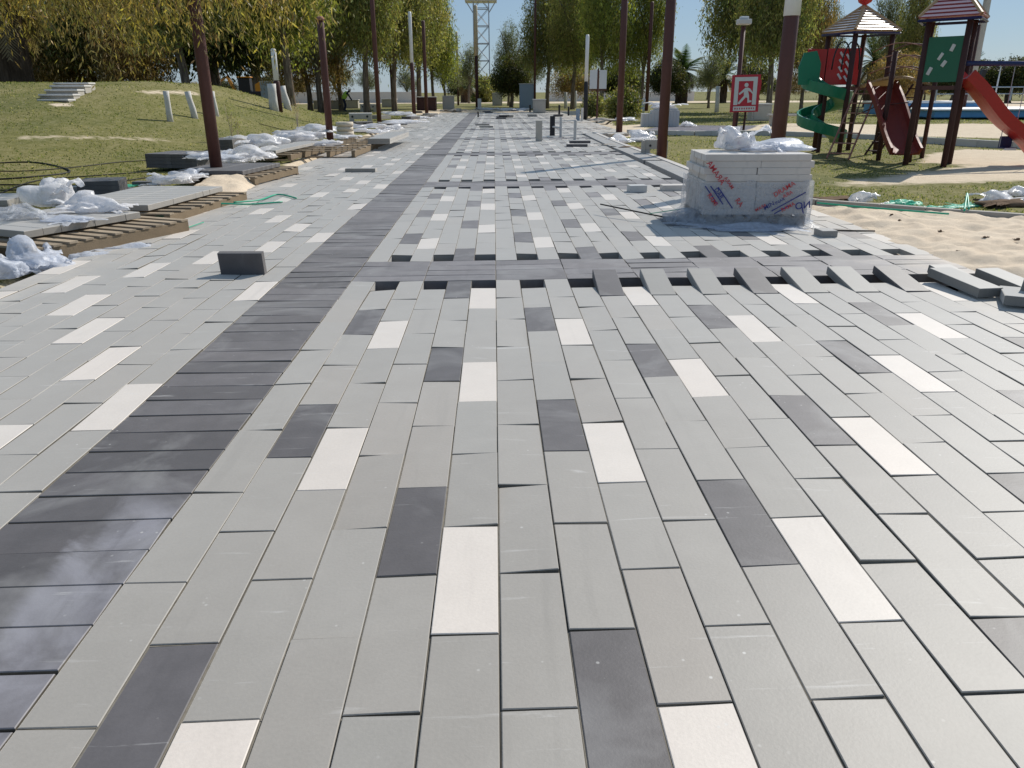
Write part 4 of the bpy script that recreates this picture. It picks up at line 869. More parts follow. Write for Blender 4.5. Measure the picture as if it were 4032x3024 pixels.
    o.location = p; o.scale = (s, s, s*(sz or 1)); o.rotation_euler = (0, 0, random.uniform(0, 6.28) if rz is None else rz)
    return tag(o, label, {'palm': 'palm tree', 'tallpalm': 'palm tree', 'bush': 'bush'}.get(kind, 'tree'), group)
# near tree: its trunk stands left of the frame, its twigs hang into the top left
t = thing('tree', 'large yellow olive tree hanging into the top left of the view', 'tree', (-11.2, 14.2, .1))
trunk(t, 5, .22, (1.2, 0), 7, 33, spread=3.6, top=6.5)
B = MB()
for q in (((0.8, 0, 2.8), (3, -.6, 4.2), (5.2, -1.3, 4.4), (6.6, -1.9, 3.9)), ((.8, 0, 3.4), (2.6, .9, 4.9), (5, 1.3, 5.1), (7.2, 1.2, 4.4)), ((.6, 0, 3), (2, -1.2, 4), (3.6, -2, 3.9))): B.tube(q, [.12, .09, .06, .02][:len(q)], 6)
o = B.build('branch', M['bark'], t, True)
crown('crown', t, [(2.2, 0, 4.7, 2.6, 2.2, 1.9), (4.6, -.6, 4.35, 2.1, 1.9, 1.55), (6.6, -.4, 4.3, 1.35, 1.6, 1.2), (.0, 0, 4.6, 2.6, 2.2, 1.9), (6.2, -2.7, 2.95, 1.2, .9, .75), (6.0, -2.4, 3.1, 1.4, .9, .8), (4.7, -2.0, 3.0, 1.4, 1., .85), (7.6, -1.9, 3.15, 1.1, .9, .8), (7.4, -1.6, 3.4, 1.1, 1., 1.1), (5.6, .8, 5.3, 2.2, 1.8, 1.6), (1.2, 1.2, 3.55, 1.8, 1.2, 1.0), (3.3, 1.0, 3.5, 1.5, 1.0, .8)], 56000, .115, 'near', 91, 1.25, .34, .2)
TR = [('eucB', (628, 0), 1.4, 'golden drooping tree above the second brown pole on the left', 48, 1.05), ('dark', (560, 0), 2.7, 'very dark broad tree above the orange excavator', 104, 1.1), ('dark', (470, 0), 2.0, 'dark tree behind the first brown pole', 66, 1.3),
      ('eucA', (405, 0), 1.0, 'grey trunked tree on the crest behind the pale stump posts', 44, None), ('brown', (300, 0), 1.25, 'brownish drooping tree behind the top of the steps', 58, None), ('brown', (215, 0), 1.3, 'rust brown tree left of the crest behind the steps', 62, None), ('brown', (120, 0), 1.2, 'olive brown tree behind the left half of the crest', 60, None), ('brown', (20, 0), 1.3, 'brown tree at the far left of the crest', 56, None),
      ('eucA', (250, 0), 1.15, 'tall tree high over the steps', 60, None), ('eucA', (90, 0), 1.1, 'tall tree over the left end of the crest', 58, None), ('eucC', (690, 0), 1.2, 'thin greyish tree right of the golden one', 66, None),
      ('brown', (668, 0), 1.3, 'brown leaved tree between the golden tree and the tall left group', 70, None), ('eucA', (790, 0), 1.0, 'tall eucalyptus with a leaning grey trunk behind the pierced block', 62, 1.5), ('eucA', (850, 0), 0.9, 'tall eucalyptus with a pale trunk beside the third brown pole', 66, 1.5), ('eucA', (905, 0), 0.98, 'tallest tree of the left group beside the open sky', 74, 1.45), ('eucB', (938, 0), 0.88, 'golden edged tree at the right of the left group', 80, 1.4), ('eucC', (735, 0), 1.05, 'grey green tree left of the tall left group', 72, 1.3), ('eucC', (962, 0), 0.8, 'small grey tree at the skyline left of the mast', 92, 0.8),
      ('palm', (1004, 222), 1.25, 'small palm with a thick dark trunk left of the mast', None, None), ('eucC', (1012, 0), 0.8, 'brownish tree behind the small palm', 115, None), ('bush', (1047, 0), 1.9, 'bare looking bush at the foot of the mast', 125, None),
      ('dark', (1105, 0), 0.78, 'black green tree with a thick trunk right of the pale building', 84, 1.15), ('eucC', (1098, 0), 0.72, 'grey green tree above the black green one', 92, 1.25), ('eucC', (1126, 0), 0.6, 'pale grey tree right of the pale building', 98, 1.1),
      ('eucA', (1182, 0), 0.82, 'tall dark tree left in the middle right group', 78, 1.5), ('eucA', (1237, 0), 0.8, 'tall dark tree right of the thin dark pole', 74, 1.5), ('eucB', (1302, 0), 0.95, 'yellow green tree behind the notice boards', 68, 1.5), ('eucB', (1384, 0), 0.84, 'broad golden green tree between the tall right poles', 70, 1.5), ('eucC', (1266, 0), 0.95, 'greyish tree top above the black and white pole', 86, 1.4), ('brown', (1240, 0), 0.95, 'ochre lower tree behind the far posts', 90, 0.8),
      ('dark', (1345, 0), 1.0, 'low dark tree behind the tall brown pole', 90, .8), ('palm', (1471, 223), 1.75, 'big palm with a thick black trunk right of the right poles', None, None), ('palm', (1318, 217), 1.5, 'palm behind the tall right pole', None, None), ('dark', (1440, 0), 1., 'low dark tree left of the big palm', 105, None), ('eucC', (1532, 0), 0.6, 'greyish tree right of the big palm', 76, 0.9),
      ('eucA', (1606, 0), 0.92, 'large tree over the square lamp', 62, 1.45), ('eucA', (1664, 0), 0.8, 'large tree with a pale trunk left of the thick pole', 50, 1.5), ('brown', (1735, 0), 0.75, 'reddish brown hanging tree behind the thick pole', 58, 2.0), ('eucC', (1772, 0), 0.6, 'thin tree left of the playground roof', 60, 1.3),
      ('eucC', (1905, 0), 0.75, 'tree behind the two playground roofs', 74, 1.45), ('eucA', (1955, 0), 0.5, 'dark tree top behind the red playground roof', 70, 2.2), ('brown', (1935, 0), 0.9, 'dull brown tree seen through the playground frame', 62, 0.75), ('palm', (1880, 0), 1.2, 'palm seen through the playground tower', 80, 1.5),
      ('tallpalm', (2095, 0), 1.0, 'very tall palm at the right edge of the sky', 58, None), ('palm', (2084, 0), 1.4, 'small far palm right of the playground', 150, 1.5), ('dark', (2180, 0), 1.35, 'dark hedge tree beyond the pool, nearest the right edge', 100, .7), ('dark', (2120, 0), 1.35, 'dark hedge tree beyond the pool behind the swing bar', 102, .66), ('dark', (2060, 0), 1.2, 'dark tree low behind the green playground panel', 100, .7), ('dark', (2240, 0), 1.35, 'dark tree cut by the right frame edge', 98, .75),
      ('palm', (42, 0), 1.7, 'grey green palm with drooping fronds at the far left', 40, 1.2), ('bush', (1280, 250), .7, 'dark round bush at the far right of the paving', None, None), ('bush', (1347, 257), .9, 'reddish bush behind the tall right pole', None, None), ('dark', (1625, 0), 1., 'low dark tree behind the red sign', 120, None), ('palm', (1560, 0), 1.5, 'far palm behind the square lamp post', 110, None)]
for i, (kd, D, s, l, Y, sz) in enumerate(TR): tree(kd, D, s, l, None, Y, sz=sz)
far = 0
for i in range(30):
    x = -60+i*80; 
    if 1010 < x < 1080: continue
    tree(random.choice(['dark', 'brown', 'dark', 'eucC']), (x+random.uniform(-25, 25), 0), random.uniform(.85, 1.3), 'far tree in the dim line of trees along the horizon', None, random.uniform(125, 165), 'far line of trees', sz=.62)
def sapling(D, h, label, pal='brown'):
    t = thing('sapling', label, 'sapling', at(*D)); r = random.Random(D[0]); B = MB()
    for k_ in range(5):
        a = r.uniform(0, 6.28); B.tube([(0, 0, -.1), (.03*math.cos(a), .03*math.sin(a), h*.4), (.16*h*math.cos(a)*.6, .16*h*math.sin(a)*.6, h*r.uniform(.7, 1))], [.012, .009, .003], 5)
        for q in range(4): a2 = r.uniform(0, 6.28); z = h*r.uniform(.25, .75); B.tube([(0, 0, z), (.13*h*math.cos(a2), .13*h*math.sin(a2), z+.12*h)], [.005, .002], 4)
    B.build('stem', M['beige'], t); crown('foliage', t, [(0, 0, h*.75, .2*h, .2*h, .22*h)], 260, .05, pal, 5, .4, .1); return t
sapling((503, 310), 1.15, 'thin dry sapling between the first pole and the white heaps', 'gold'); sapling((645, 292), 1.35, 'reddish dry sapling left of the second pole'); sapling((517, 312), .8, 'short dry sapling beside the thin one', 'gold')
# ================================================================ playground
pg = thing('play_structure', 'playground with two roofed towers, red and green slides and a ladder', 'playground', (9.3, 17, -.09))
O = Vector((9.3, 17, -.09))
def V3(x, y, z): return Vector((x, y, z))-O
def pb(B, nm, mt_, par=pg, smooth=False): return B.build(nm, M[mt_], par, smooth)
TA = [Vector(p) for p in ((8.62, 19.7, 0), (8.9, 18.75, 0), (9.95, 19.0, 0), (9.67, 20.0, 0))]
TB = [Vector(p) for p in ((9.1, 15.7, 0), (9.62, 15.1, 0), (10.1, 15.75, 0), (9.5, 16.35, 0))]
for P_, zt in ((TA, 2.82), (TB, 2.84)):
    for p in P_: B = MB(); B.tube([V3(p.x, p.y, -.3), V3(p.x, p.y, zt)], .062, 10); pb(B, 'post', 'brownd', smooth=True)
p = Vector((9.1, 17.0, 0)); B = MB(); B.tube([V3(p.x, p.y, -.3), V3(p.x+.02, p.y, 2.3)], .055, 10); pb(B, 'post', 'brownd', smooth=True)
p = Vector((10.3, 17.3, 0)); B = MB(); B.tube([V3(p.x, p.y, -.3), V3(p.x, p.y, 2.3)], .05, 10); pb(B, 'post', 'brownd', smooth=True)
def roof(P_, z0, z1, ov, m1, m2, ball):
    c = sum(P_, Vector())/4; cs = [c+(p-c)*ov for p in P_]; ap = V3(c.x, c.y, z1); rf = None; n = 9
    B = MB()
    for i in range(4):
        a_, b_ = V3(cs[i].x, cs[i].y, z0), V3(cs[(i+1) % 4].x, cs[(i+1) % 4].y, z0)
        nn = (b_-a_).cross(ap-a_).normalized()
        for k_ in range(n):
            f0, f1 = k_/n, (k_+.97)/n; A0, B0, A1, B1 = a_.lerp(ap, f0), b_.lerp(ap, f0), a_.lerp(ap, f1), b_.lerp(ap, f1); ho = nn*.035
            Am, Bm = A0.lerp(A1, .74), B0.lerp(B1, .74); B.mi = 1; B.quadf([A0+ho, B0+ho, A0, B0], [(2, 3, 1, 0)]); B.mi = 0; B.quadf([A0+ho, B0+ho, Bm+nn*.018, Am+nn*.018], [(0, 1, 2, 3)]); B.mi = 1; B.quadf([Am+nn*.018, Bm+nn*.018, B1+nn*.004, A1+nn*.004], [(0, 1, 2, 3)])
        B.mi = 0; B.quadf([a_, b_, ap], [(2, 1, 0)])
    rf = B.build('roof', [M[m1] if m1 != 'roofred' else M['roofpink'], M['rooftan'] if m1 != 'roofred' else M[m1]], pg)
    for i in range(4): a_ = V3(cs[i].x, cs[i].y, z0+.02); B = MB(); B.tube([a_, ap+Vector((0, 0, .03))], .04, 6); B.build('ridge_strip', M[m2], rf)
    B = MB()
    for i in range(4):
        a_, b_ = cs[i], cs[(i+1) % 4]; B.tube([V3(a_.x, a_.y, z0-.05), V3(b_.x, b_.y, z0-.05)], .028, 4)
    B.build('eaves_band', M['blue'], rf)
    if ball: B = MB(); B.lathe([(0, -.05), (.07, -.03), (.05, .04), (.15, .1), (.19, .19), (.14, .29), (.05, .34), (.04, .38), (.07, .42), (.03, .47), (0, .48)], 14, tuple(ap)); B.build('finial', M['red'], rf, True)
roof(TA, 2.84, 3.42, 1.22, 'roofwhite', 'rooftan', True); roof(TB, 2.86, 3.55, 1.5, 'roofred', 'rooftan', False)
for P_ in (TA, TB):
    B = MB(); B.prism([(p.x-O.x, p.y-O.y) for p in P_], 1.56, 1.64); pb(B, 'deck', 'brown')
def panel(a_, b_, z0, z1, mt_, nm, th=.03, inset=.0):
    d = b_-a_; B = MB(); c = (a_+b_)/2; B.box(tuple(V3(c.x, c.y, (z0+z1)/2)), (d.length*(1-inset), th, z1-z0), Matrix.Rotation(math.atan2(d.y, d.x), 3, 'Z'), .006); return pb(B, nm, mt_)
gp = panel(TB[0], TB[1]+Vector((-.0, .0, 0)), 1.62, 2.5, 'greenp', 'climbing_panel', .03)
d = (TB[1]-TB[0]); B = MB(); ang = math.atan2(d.y, d.x)
for (u, z, w_, h_, ro) in ((.7, 2.28, .07, .14, .35), (.44, 2.12, .06, .15, .5), (.55, 1.98, .07, .13, .55), (.22, 1.84, .07, .16, .4)):
    c = TB[0]+d*u; MM = Matrix.Rotation(ang, 3, 'Z') @ Matrix.Rotation(ro, 3, 'Y'); B.box(tuple(V3(c.x+d.y*.03, c.y-d.x*.03, z)), (w_, .014, h_), MM, .006)
o = pb(B, 'panel_opening', 'concw', gp)
lp = Vector((8.02, 19.4, 0)); panel(lp, TA[0]+Vector((-.02, -.05, 0)), 1.6, 2.46, 'red', 'side_panel'); rp = panel(TA[1]+Vector((-.42, .5, 0)), TA[1]+Vector((.35, .35, 0)), 1.6, 2.46, 'red', 'striped_panel')
B = MB(); a_ = TA[1]+Vector((-.42, .5, 0)); dd = Vector((.77, -.15, 0))
for i in range(4):
    for j in range(2): c = a_+dd*(.42+.2*j); B.box(tuple(V3(c.x, c.y-.03, 1.8+.17*i-.05*j)), (.16, .014, .05), Matrix.Rotation(.9, 3, 'Y'))
pb(B, 'white_stripe', 'white', rp)
B = MB(); panel(TB[3], TB[0], 1.64, 1.7, 'brown', 'deck_rail')
# arched hand rails of the bridge and hoops
def arc(a_, b_, z, hh, r_, nm, mt_='steel', n=10):
    B = MB(); B.tube([V3(a_.x+(b_.x-a_.x)*i/n, a_.y+(b_.y-a_.y)*i/n, z+hh*math.sin(math.pi*i/n)) for i in range(n+1)], r_, 6); return pb(B, nm, mt_, smooth=True)
BA0, BA1 = TA[2], Vector((9.62, 16.45, 0)); BB0, BB1 = TA[1], TB[0]
for z in (2.35, 2.1, 1.86): arc(BA0, BA1, z, .13, .016, 'arched_rail', 'brown'); arc(BB0+Vector((.5, 0, 0)), BB1+Vector((.1, .3, 0)), z, .13, .011, 'arched_rail', 'rust')
B = MB(); n = 12
for i in range(n):
    f0, f1 = i/n, (i+.9)/n; z0_, z1_ = 1.58+.2*math.sin(math.pi*f0), 1.58+.2*math.sin(math.pi*f1); a0, a1 = BB0.lerp(BB1, f0), BB0.lerp(BB1, f1); b0, b1 = BA0.lerp(BA1, f0), BA0.lerp(BA1, f1)
    P_ = [V3(a0.x+.3, a0.y, z0_), V3(a1.x+.3, a1.y, z1_), V3(b1.x, b1.y, z1_), V3(b0.x, b0.y, z0_)]; B.quadf(P_+[q-Vector((0, 0, .05)) for q in P_], [(3, 2, 1, 0), (4, 5, 6, 7), (0, 1, 5, 4), (1, 2, 6, 5), (2, 3, 7, 6), (3, 0, 4, 7)])
pb(B, 'bridge_deck', 'rooftan')
for dx in (0, .18):
    B = MB(); B.tube([V3(8.72+dx+.22*math.cos(math.pi*(1-i/10)), 18.95-dx*.8, 1.95+.65*math.sin(math.pi*i/10)**.8) for i in range(11)], .018, 6); pb(B, 'hoop', 'black', smooth=True)
# slides
def chute(path, wd, mt_, nm, side=.13, th=.03):
    """trough slide along a path of (x,y,z), wd wide"""
    B = MB(); n = len(path); P_ = [Vector(p) for p in path]; R_ = []
    for i, p in enumerate(P_):
        t = (P_[min(i+1, n-1)]-P_[max(i-1, 0)]); t.normalize(); s_ = t.cross(Vector((0, 0, 1))); s_.z = 0; s_.normalize(); u_ = s_.cross(t)
        prof = [(-wd/2-.02, side), (-wd/2+.03, side), (-wd/2+.06, .04), (-wd/4, 0), (wd/4, 0), (wd/2-.06, .04), (wd/2-.03, side), (wd/2+.02, side), (wd/2, -.02), (wd/4, -th), (-wd/4, -th), (-wd/2, -.02)]
        R_.append([p-O+s_*a_+u_*b_ for a_, b_ in prof])
    m_ = len(R_[0]); V = [q for r_ in R_ for q in r_]; fs = [(i*m_+k_, i*m_+(k_+1) % m_, (i+1)*m_+(k_+1) % m_, (i+1)*m_+k_) for i in range(n-1) for k_ in range(m_)]
    fs += [tuple(range(m_-1, -1, -1)), tuple((n-1)*m_+k_ for k_ in range(m_))]; B.quadf(V, fs); return pb(B, nm, mt_, smooth=False)
chute([(9.85+1.85*f, 15.45-.1*f, 1.7-1.58*(f**.95)+.06*math.sin(f*math.pi*3)*.6) for f in np.linspace(0, 1, 16)], .5, 'redsl', 'red_slide', .2)
chute([(9.35-.15*f, 18.0-2.0*f, 1.56-1.42*f+.05*math.sin(f*6)) for f in np.linspace(0, 1, 12)], .66, 'redbr', 'brick_red_slide', .16)
sp_ = []
for i in range(34):
    f = i/33; a_ = R(150)+f*R(560); r_ = .44; sp_.append((8.62+r_*math.cos(a_)-.05, 19.55+r_*math.sin(a_)-.25, 1.62-1.42*f))
chute(sp_, .38, 'green', 'green_spiral_slide', .24, .03)
B = MB(); B.tube([V3(8.57, 19.3, -.3), V3(8.57, 19.3, 2.1)], .05, 10); pb(B, 'spiral_post', 'brownd')
B = MB(); pr = [(-.26, 0), (-.3, .4), (-.2, .75), (.12, .8), (.26, .5), (.26, 0)]; B.prism(pr, 0, .04, Matrix.Translation(V3(8.0, 19.1, 1.6)) @ Matrix.Rotation(R(90), 4, 'X')); pb(B, 'slide_side_guard', 'green')
# ladders
def ladder(a_, b_, wd, n, mt_, nm):
    a_, b_ = Vector(a_)-O, Vector(b_)-O; B = MB(); s_ = (b_-a_).cross(Vector((0, 0, 1))).normalized()*wd/2
    B.tube([a_-s_, b_-s_], .024, 6); B.tube([a_+s_, b_+s_], .024, 6)
    Mx = Matrix.Rotation(math.atan2(s_.y, s_.x), 3, 'Z')
    for i in range(n): p = a_.lerp(b_, (i+.5)/n); B.box(tuple(p), (wd, .13, .025), Mx)
    return pb(B, nm, mt_)
ladder((8.15, 17.05, -.05), (9.25, 18.45, 1.5), .5, 7, 'rust', 'step_ladder'); ladder((9.05, 17.3, .0), (10.1, 17.6, 1.6), .4, 8, 'brownd', 'net_ladder')
for (a_, b_) in (((8.35, 17.0, .5), (9.1, 18.2, 1.55)), ((8.8, 18.3, .8), (9.6, 17.0, 1.2)), ((9.6, 16.6, 1.0), (10.2, 17.3, 1.7))): B = MB(); B.tube([Vector(a_)-O, (Vector(a_)+Vector(b_))/2-O+Vector((0, 0, .12)), Vector(b_)-O], .014, 6); pb(B, 'hand_rail', 'brown')
# swing set
sw = thing('swing_set', 'dark blue swing bar with hanging baby seats at the right edge', 'swing', (12, 15.7, -.09)); O2 = Vector((12, 15.7, -.09))
B = MB(); B.tube([Vector((9.75, 15.2, 1.98))-O2, Vector((15.2, 16.4, 1.98))-O2], .05, 8); B.build('beam', M['blue'], sw, True)
for dx in (-.8, .8): B = MB(); B.tube([Vector((15.1, 16.4+dx*.1, 2))-O2, Vector((15.4, 16.4+dx, -.2))-O2], .045, 8); B.build('leg', M['blue'], sw, True)
for i, (x, y) in enumerate(((11.0, 15.5), (11.33, 15.57), (12.1, 15.72), (12.45, 15.8))):
    if i % 2 == 0:
        s_ = None; B = MB(); px = x+.18
        B.box(tuple(Vector((px, y, .28))-O2), (.3, .22, .03), None, .01); B.box(tuple(Vector((px, y+.1, .4))-O2), (.28, .025, .24), None, .01); s_ = B.build('seat', M['blue'], sw)
        B = MB(); B.box(tuple(Vector((px, y-.1, .26))-O2), (.26, .05, .05), None, .01); B.build('seat_edge', M['white'], s_)
    B = MB(); B.tube([Vector((x, y, .3))-O2, Vector((x-.02, y, 1.95))-O2], .008, 5); B.build('chain', M['steel'], sw)
# ================================================================ floodlight mast, cabin, distant things
mx = atd(1042, 150, 0); t = thing('floodlight_mast', 'tall red and grey lattice mast against the sky', 'mast', mx); w2 = 1.32; Hm = 30
for sx in (-1, 1):
    for sy in (-1, 1): B = MB(); B.tube([(sx*w2*1.05, sy*w2*1.05, 0), (sx*w2, sy*w2, Hm)], .11, 6); B.build('leg', M['steel'], t)
B = MB()
for i in range(11):
    z = 1+i*2.85
    for (a_, b_) in (((-1, -1), (1, -1)), ((1, -1), (1, 1)), ((1, 1), (-1, 1)), ((-1, 1), (-1, -1))):
        if z < Hm: B.tube([(a_[0]*w2, a_[1]*w2, z), (b_[0]*w2, b_[1]*w2, z)], .07, 4)
        if z+2.8 < Hm+1: B.tube([(a_[0]*w2, a_[1]*w2, z), (b_[0]*w2, b_[1]*w2, min(z+2.85, Hm))], .05, 4); B.tube([(b_[0]*w2, b_[1]*w2, z), (a_[0]*w2, a_[1]*w2, min(z+2.85, Hm))], .04, 4)
B.build('lattice', M['steel'], t)
B = MB()
for i in range(30): B.box((-w2*.6, 0, 1+i*.6), (.5, .06, .06))
B.build('ladder', M['rust'], t)
dd = ray(1042, 5); zp = H+(150-CY)/dd[1]*dd[2]+.3
B = MB(); B.box((0, 0, zp), (5.6, 4.4, .5), None, .04); B.build('platform', M['lgrey'], t)
for sx in (-1, 1): B = MB(); B.tube([(sx*w2, -w2, zp-2.2), (sx*2.6, -w2, zp-.3)], .09, 5); B.build('platform_brace', M['steel'], t)
t = thing('cabin', 'small pale blue grey cabin below the mast', 'cabin', atd(1048, 128, 0)); B = MB(); B.box((0, 0, 1.6), (3.1, 3, 3.2)); B.build('wall', M['bluegrey'], t); B = MB(); B.box((0, 0, 3.25), (3.4, 3.3, .16)); B.build('roof', M['concw'], t); B = MB(); B.box((.3, -1.53, 1), (.8, .04, 1.9)); B.build('door', M['concw'], t)
def cab(x, Y, w_, h_, d_, mt_, label, nm='cabinet'):
    t = thing(nm, label, 'cabinet', atd(x, Y, 0)); B = MB(); B.box((0, 0, h_/2), (w_, d_, h_), None, .03); B.build('body', M[mt_], t); B = MB(); B.box((0, -d_/2-.02, h_*.5), (w_*.8, .03, h_*.8)); B.build('door', M[mt_], t); B = MB(); B.box((0, 0, h_+.03), (w_*1.08, d_*1.08, .06)); B.build('cap', M['concw'], t)
cab(1138, 74, 1.35, 2.1, .8, 'bluegrey', 'blue grey cabinet right of the black green tree'); cab(583, 84, 1.6, 2.5, 1, 'bluegrey', 'blue grey cabinet beside the thick white stump post'); cab(921, 68, 1.6, 1.05, 1.2, 'brownd', 'dark block behind the brown pole right of the half white pole'); cab(1165, 57.5, .9, .9, .5, 'conc', 'brown slab standing on the far edge of the paving'); cab(968, 70, 1., 1.1, .6, 'conc', 'small sandy block at the far left corner of the paving'); cab(1074, 90, 1.1, 1.3, .6, 'conc', 'small sandy block on the far grass below the cabin')
for i, (x, Y, w_, l) in enumerate(((705, 74, 2.4, 'low pale block among the left tree trunks'), (755, 78, 1.6, 'second low pale block among the left tree trunks'), (840, 84, 1.5, 'low pale block behind the pale tree trunk'), (1645, 40, 1.0, 'rounded pale boulder right of the red sign'))):
    cab(x, Y, w_, .75 if i < 3 else .8, .8, 'conc', l, 'stone_block')
def wall(x0, x1, Y, h, mt_, label, nm='wall', cat='wall'):
    a_, b_ = atd(x0, Y), atd(x1, Y); B = MB(); c = (a_+b_)/2; B.box((c.x, c.y, h/2), ((b_-a_).length, .25, h)); o = B.build(nm, M[mt_]); return tag(o, label, cat)
wall(-200, 900, 118, 1.5, 'concw', 'long pale wall far behind the left trees'); wall(1180, 1500, 125, 1.4, 'concw', 'long pale wall far behind the middle right trees')
# pool beyond the playground
t = thing('swimming_pool', 'blue sided raised pool behind the swings', 'pool', atd(2150, 46, 0)); B = MB(); B.box((2, 0, .2), (14, 6, .4), None, .05); B.build('side', M['poolblue'], t); B = MB(); B.box((2, 0, .43), (14.3, 6.3, .07)); B.build('rim', M['white'], t)
B = MB()
for i in range(11): B.tube([(-5+i*1.4, -2.8, .9), (-5+i*1.4, -2.8, 1.6)], .04, 5)
B.tube([(-5, -2.8, 1.6), (9, -2.8, 1.6)], .035, 5); B.tube([(-5, -2.8, 1.25), (9, -2.8, 1.25)], .025, 5); B.build('railing', M['steel'], t)
t = thing('swimming_pool', 'narrow strip of blue pool seen between the tower posts', 'pool', atd(1995, 50, 0)); B = MB(); B.box((0, 0, .35), (6, 3, .7), None, .05); B.build('side', M['poolblue'], t); B = MB(); B.box((0, 0, .75), (6.2, 3.2, .1)); B.build('rim', M['white'], t)
t = thing('street_lamp', 'dark pole with a green lamp hanging near the white lamp pole', 'lamp post', at(2078, 252)); B = MB(); B.tube([(0, 0, -.2), (0, 0, 5.2)], .1, 8); B.build('post', M['brownd'], t, True); B = MB(); B.tube([(-.1, 0, 4.35), (-.75, 0, 4.4)], .05, 6); B.tube([(-.3, 0, 4.3), (-1.1, 0, 4.45)], [.22, .1], 8); B.build('lamp_head', M['greenp'], t)
t = thing('street_lamp', 'ornate white lamp post with clustered heads at the right edge', 'lamp post', at(2146, 224)); B = MB(); B.lathe([(.1, -.2), (.06, 4.0), (0, 4.0)], 10); B.build('post', M['white'], t, True)
for i in range(4): B = MB(); a_ = i*math.pi/2; B.tube([(0, 0, 3.6), (.35*math.cos(a_), .35*math.sin(a_), 3.6), (.45*math.cos(a_), .45*math.sin(a_), 3.9)], .03, 5); B.lathe([(0, 3.9), (.1, 3.95), (.12, 4.1), (0, 4.2)], 8, (.45*math.cos(a_), .45*math.sin(a_), 0)); B.build('lamp_head', M['black'], t)
t = thing('speaker_pole', 'black box speaker on a thin pole right of the green lamp', 'speaker', at(2106, 230)); B = MB(); B.tube([(0, 0, -.2), (0, 0, 3)], .04, 6); B.build('post', M['black'], t); B = MB(); B.box((.1, 0, 2.9), (.45, .4, 1.1), Matrix.Rotation(.25, 3, 'Y'), .03); B.build('speaker_box', M['black'], t)
# low pale bench behind the green slide
t = thing('bench', 'low concrete bench on the grass left of the green slide', 'bench', at(1700, 272)); 
for x in (-.7, .7): B = MB(); B.box((x, 0, .2), (.2, .35, .5), None, .02); B.build('leg', M['conc'], t)
B = MB(); B.box((0, 0, .48), (1.9, .42, .09), None, .02); B.build('seat', M['conc'], t)
# steps on the slope
st = thing('garden_steps', 'flight of worn white edged steps climbing the grass slope at the left', 'steps', at(125, 218)); b0 = st.location.copy()
for i, (x, y, w_) in enumerate(((122, 214, 1.75), (128, 203, 2.0), (139, 193, 1.95), (152, 184, 2.1), (160, 178.5, 2.2))):
    d_ = b0.y+i*.62; p = atd(x, d_, 0); dd = ray(x, y); tt = (d_-CY)/dd[1]; z = H+tt*dd[2]; p = Vector((CX+tt*dd[0], d_, z))-b0
    w_ *= .56; B = MB(); B.box((p.x, p.y, p.z-.03), (w_, .5, .06), None, .012); tr_ = B.build('tread', M['concw'], st); B = MB(); B.box((p.x, p.y+.03, p.z-.16), (w_*.96, .42, .2)); B.build('riser', M['conc'], tr_)
# backhoe far behind the left trees
ex = thing('excavator', 'orange and black wheeled excavator parked under the dark tree', 'excavator', atd(540, 88, 0), R(6))
B = MB(); B.box((.4, 0, 1.2), (2.6, 1.5, .8), None, .1); B.build('body', M['black'], ex)
B = MB(); B.prism([(.7, 1.4), (3.1, 1.0), (3.3, 1.25), (3.0, 1.9), (1.1, 2.5), (.7, 2.3)], -.65, .65, Matrix.Rotation(R(90), 4, 'X')); B.build('hood', M['orange'], ex)
B = MB(); B.box((-.4, 0, 2.2), (1.2, 1.4, 1.5), None, .08); cb = B.build('cab', M['black'], ex); B = MB(); B.box((-.4, 0, 3.02), (1.4, 1.6, .12), None, .04); B.build('cab_roof', M['orange'], cb)
for x, r_ in ((-.7, .75), (2.0, .55)):
    for y in (-.85, .85): B = MB(); B.tube([(x, y-.18, r_), (x, y+.18, r_)], r_, 20); wh = B.build('wheel', M['black'], ex); B = MB(); B.tube([(x, y-.2, r_), (x, y+.2, r_)], r_*.45, 14); B.build('rim', M['orange'], wh)
B = MB(); B.tube([(-1.3, 0, 1.2), (-2.2, 0, 3.1), (-3.3, 0, 2.4), (-3.6, 0, .9)], [.2, .18, .14, .12], 6); B.build('arm', M['orange'], ex)
B = MB(); B.prism([(-4.2, .3), (-3.2, .2), (-3.1, .9), (-3.8, 1.2)], -.4, .4, Matrix.Rotation(R(90), 4, 'X')); B.build('bucket', M['orange'], ex)
# worker among the trunks
wk = thing('person', 'person in a lime vest bending over the pale blocks among the left trees', 'person', atd(742, 66, 0), R(10))
bm = bmesh.new(); J = [(0, 0, .92), (0, 0, 1.12), (.14, 0, 1.32), (.3, 0, 1.44), (.38, 0, 1.5), (.46, 0, 1.56), (.52, 0, 1.6), (-.02, .11, .88), (.04, .13, .48), (-.05, .13, .07), (.1, .13, .03), (-.02, -.11, .88), (.12, -.13, .5), (.02, -.13, .07), (.17, -.13, .03), (.3, .19, 1.38), (.44, .22, 1.12), (.56, .2, .9), (.6, .19, .82), (.3, -.19, 1.38), (.46, -.22, 1.14), (.6, -.2, .94), (.64, -.19, .86)]
Ed = [(0, 1), (1, 2), (2, 3), (3, 4), (4, 5), (5, 6), (0, 7), (7, 8), (8, 9), (9, 10), (0, 11), (11, 12), (12, 13), (13, 14), (3, 15), (15, 16), (16, 17), (17, 18), (3, 19), (19, 20), (20, 21), (21, 22)]
rad = [.15, .14, .16, .15, .06, .1, .09, .1, .065, .045, .05, .1, .065, .045, .05, .065, .045, .035, .03, .065, .045, .035, .03]
me = bpy.data.meshes.new('body'); me.from_pydata(J, Ed, []); bo = bpy.data.objects.new('body', me); C.objects.link(bo); bo.parent = wk
sm_ = bo.modifiers.new('skin', 'SKIN')
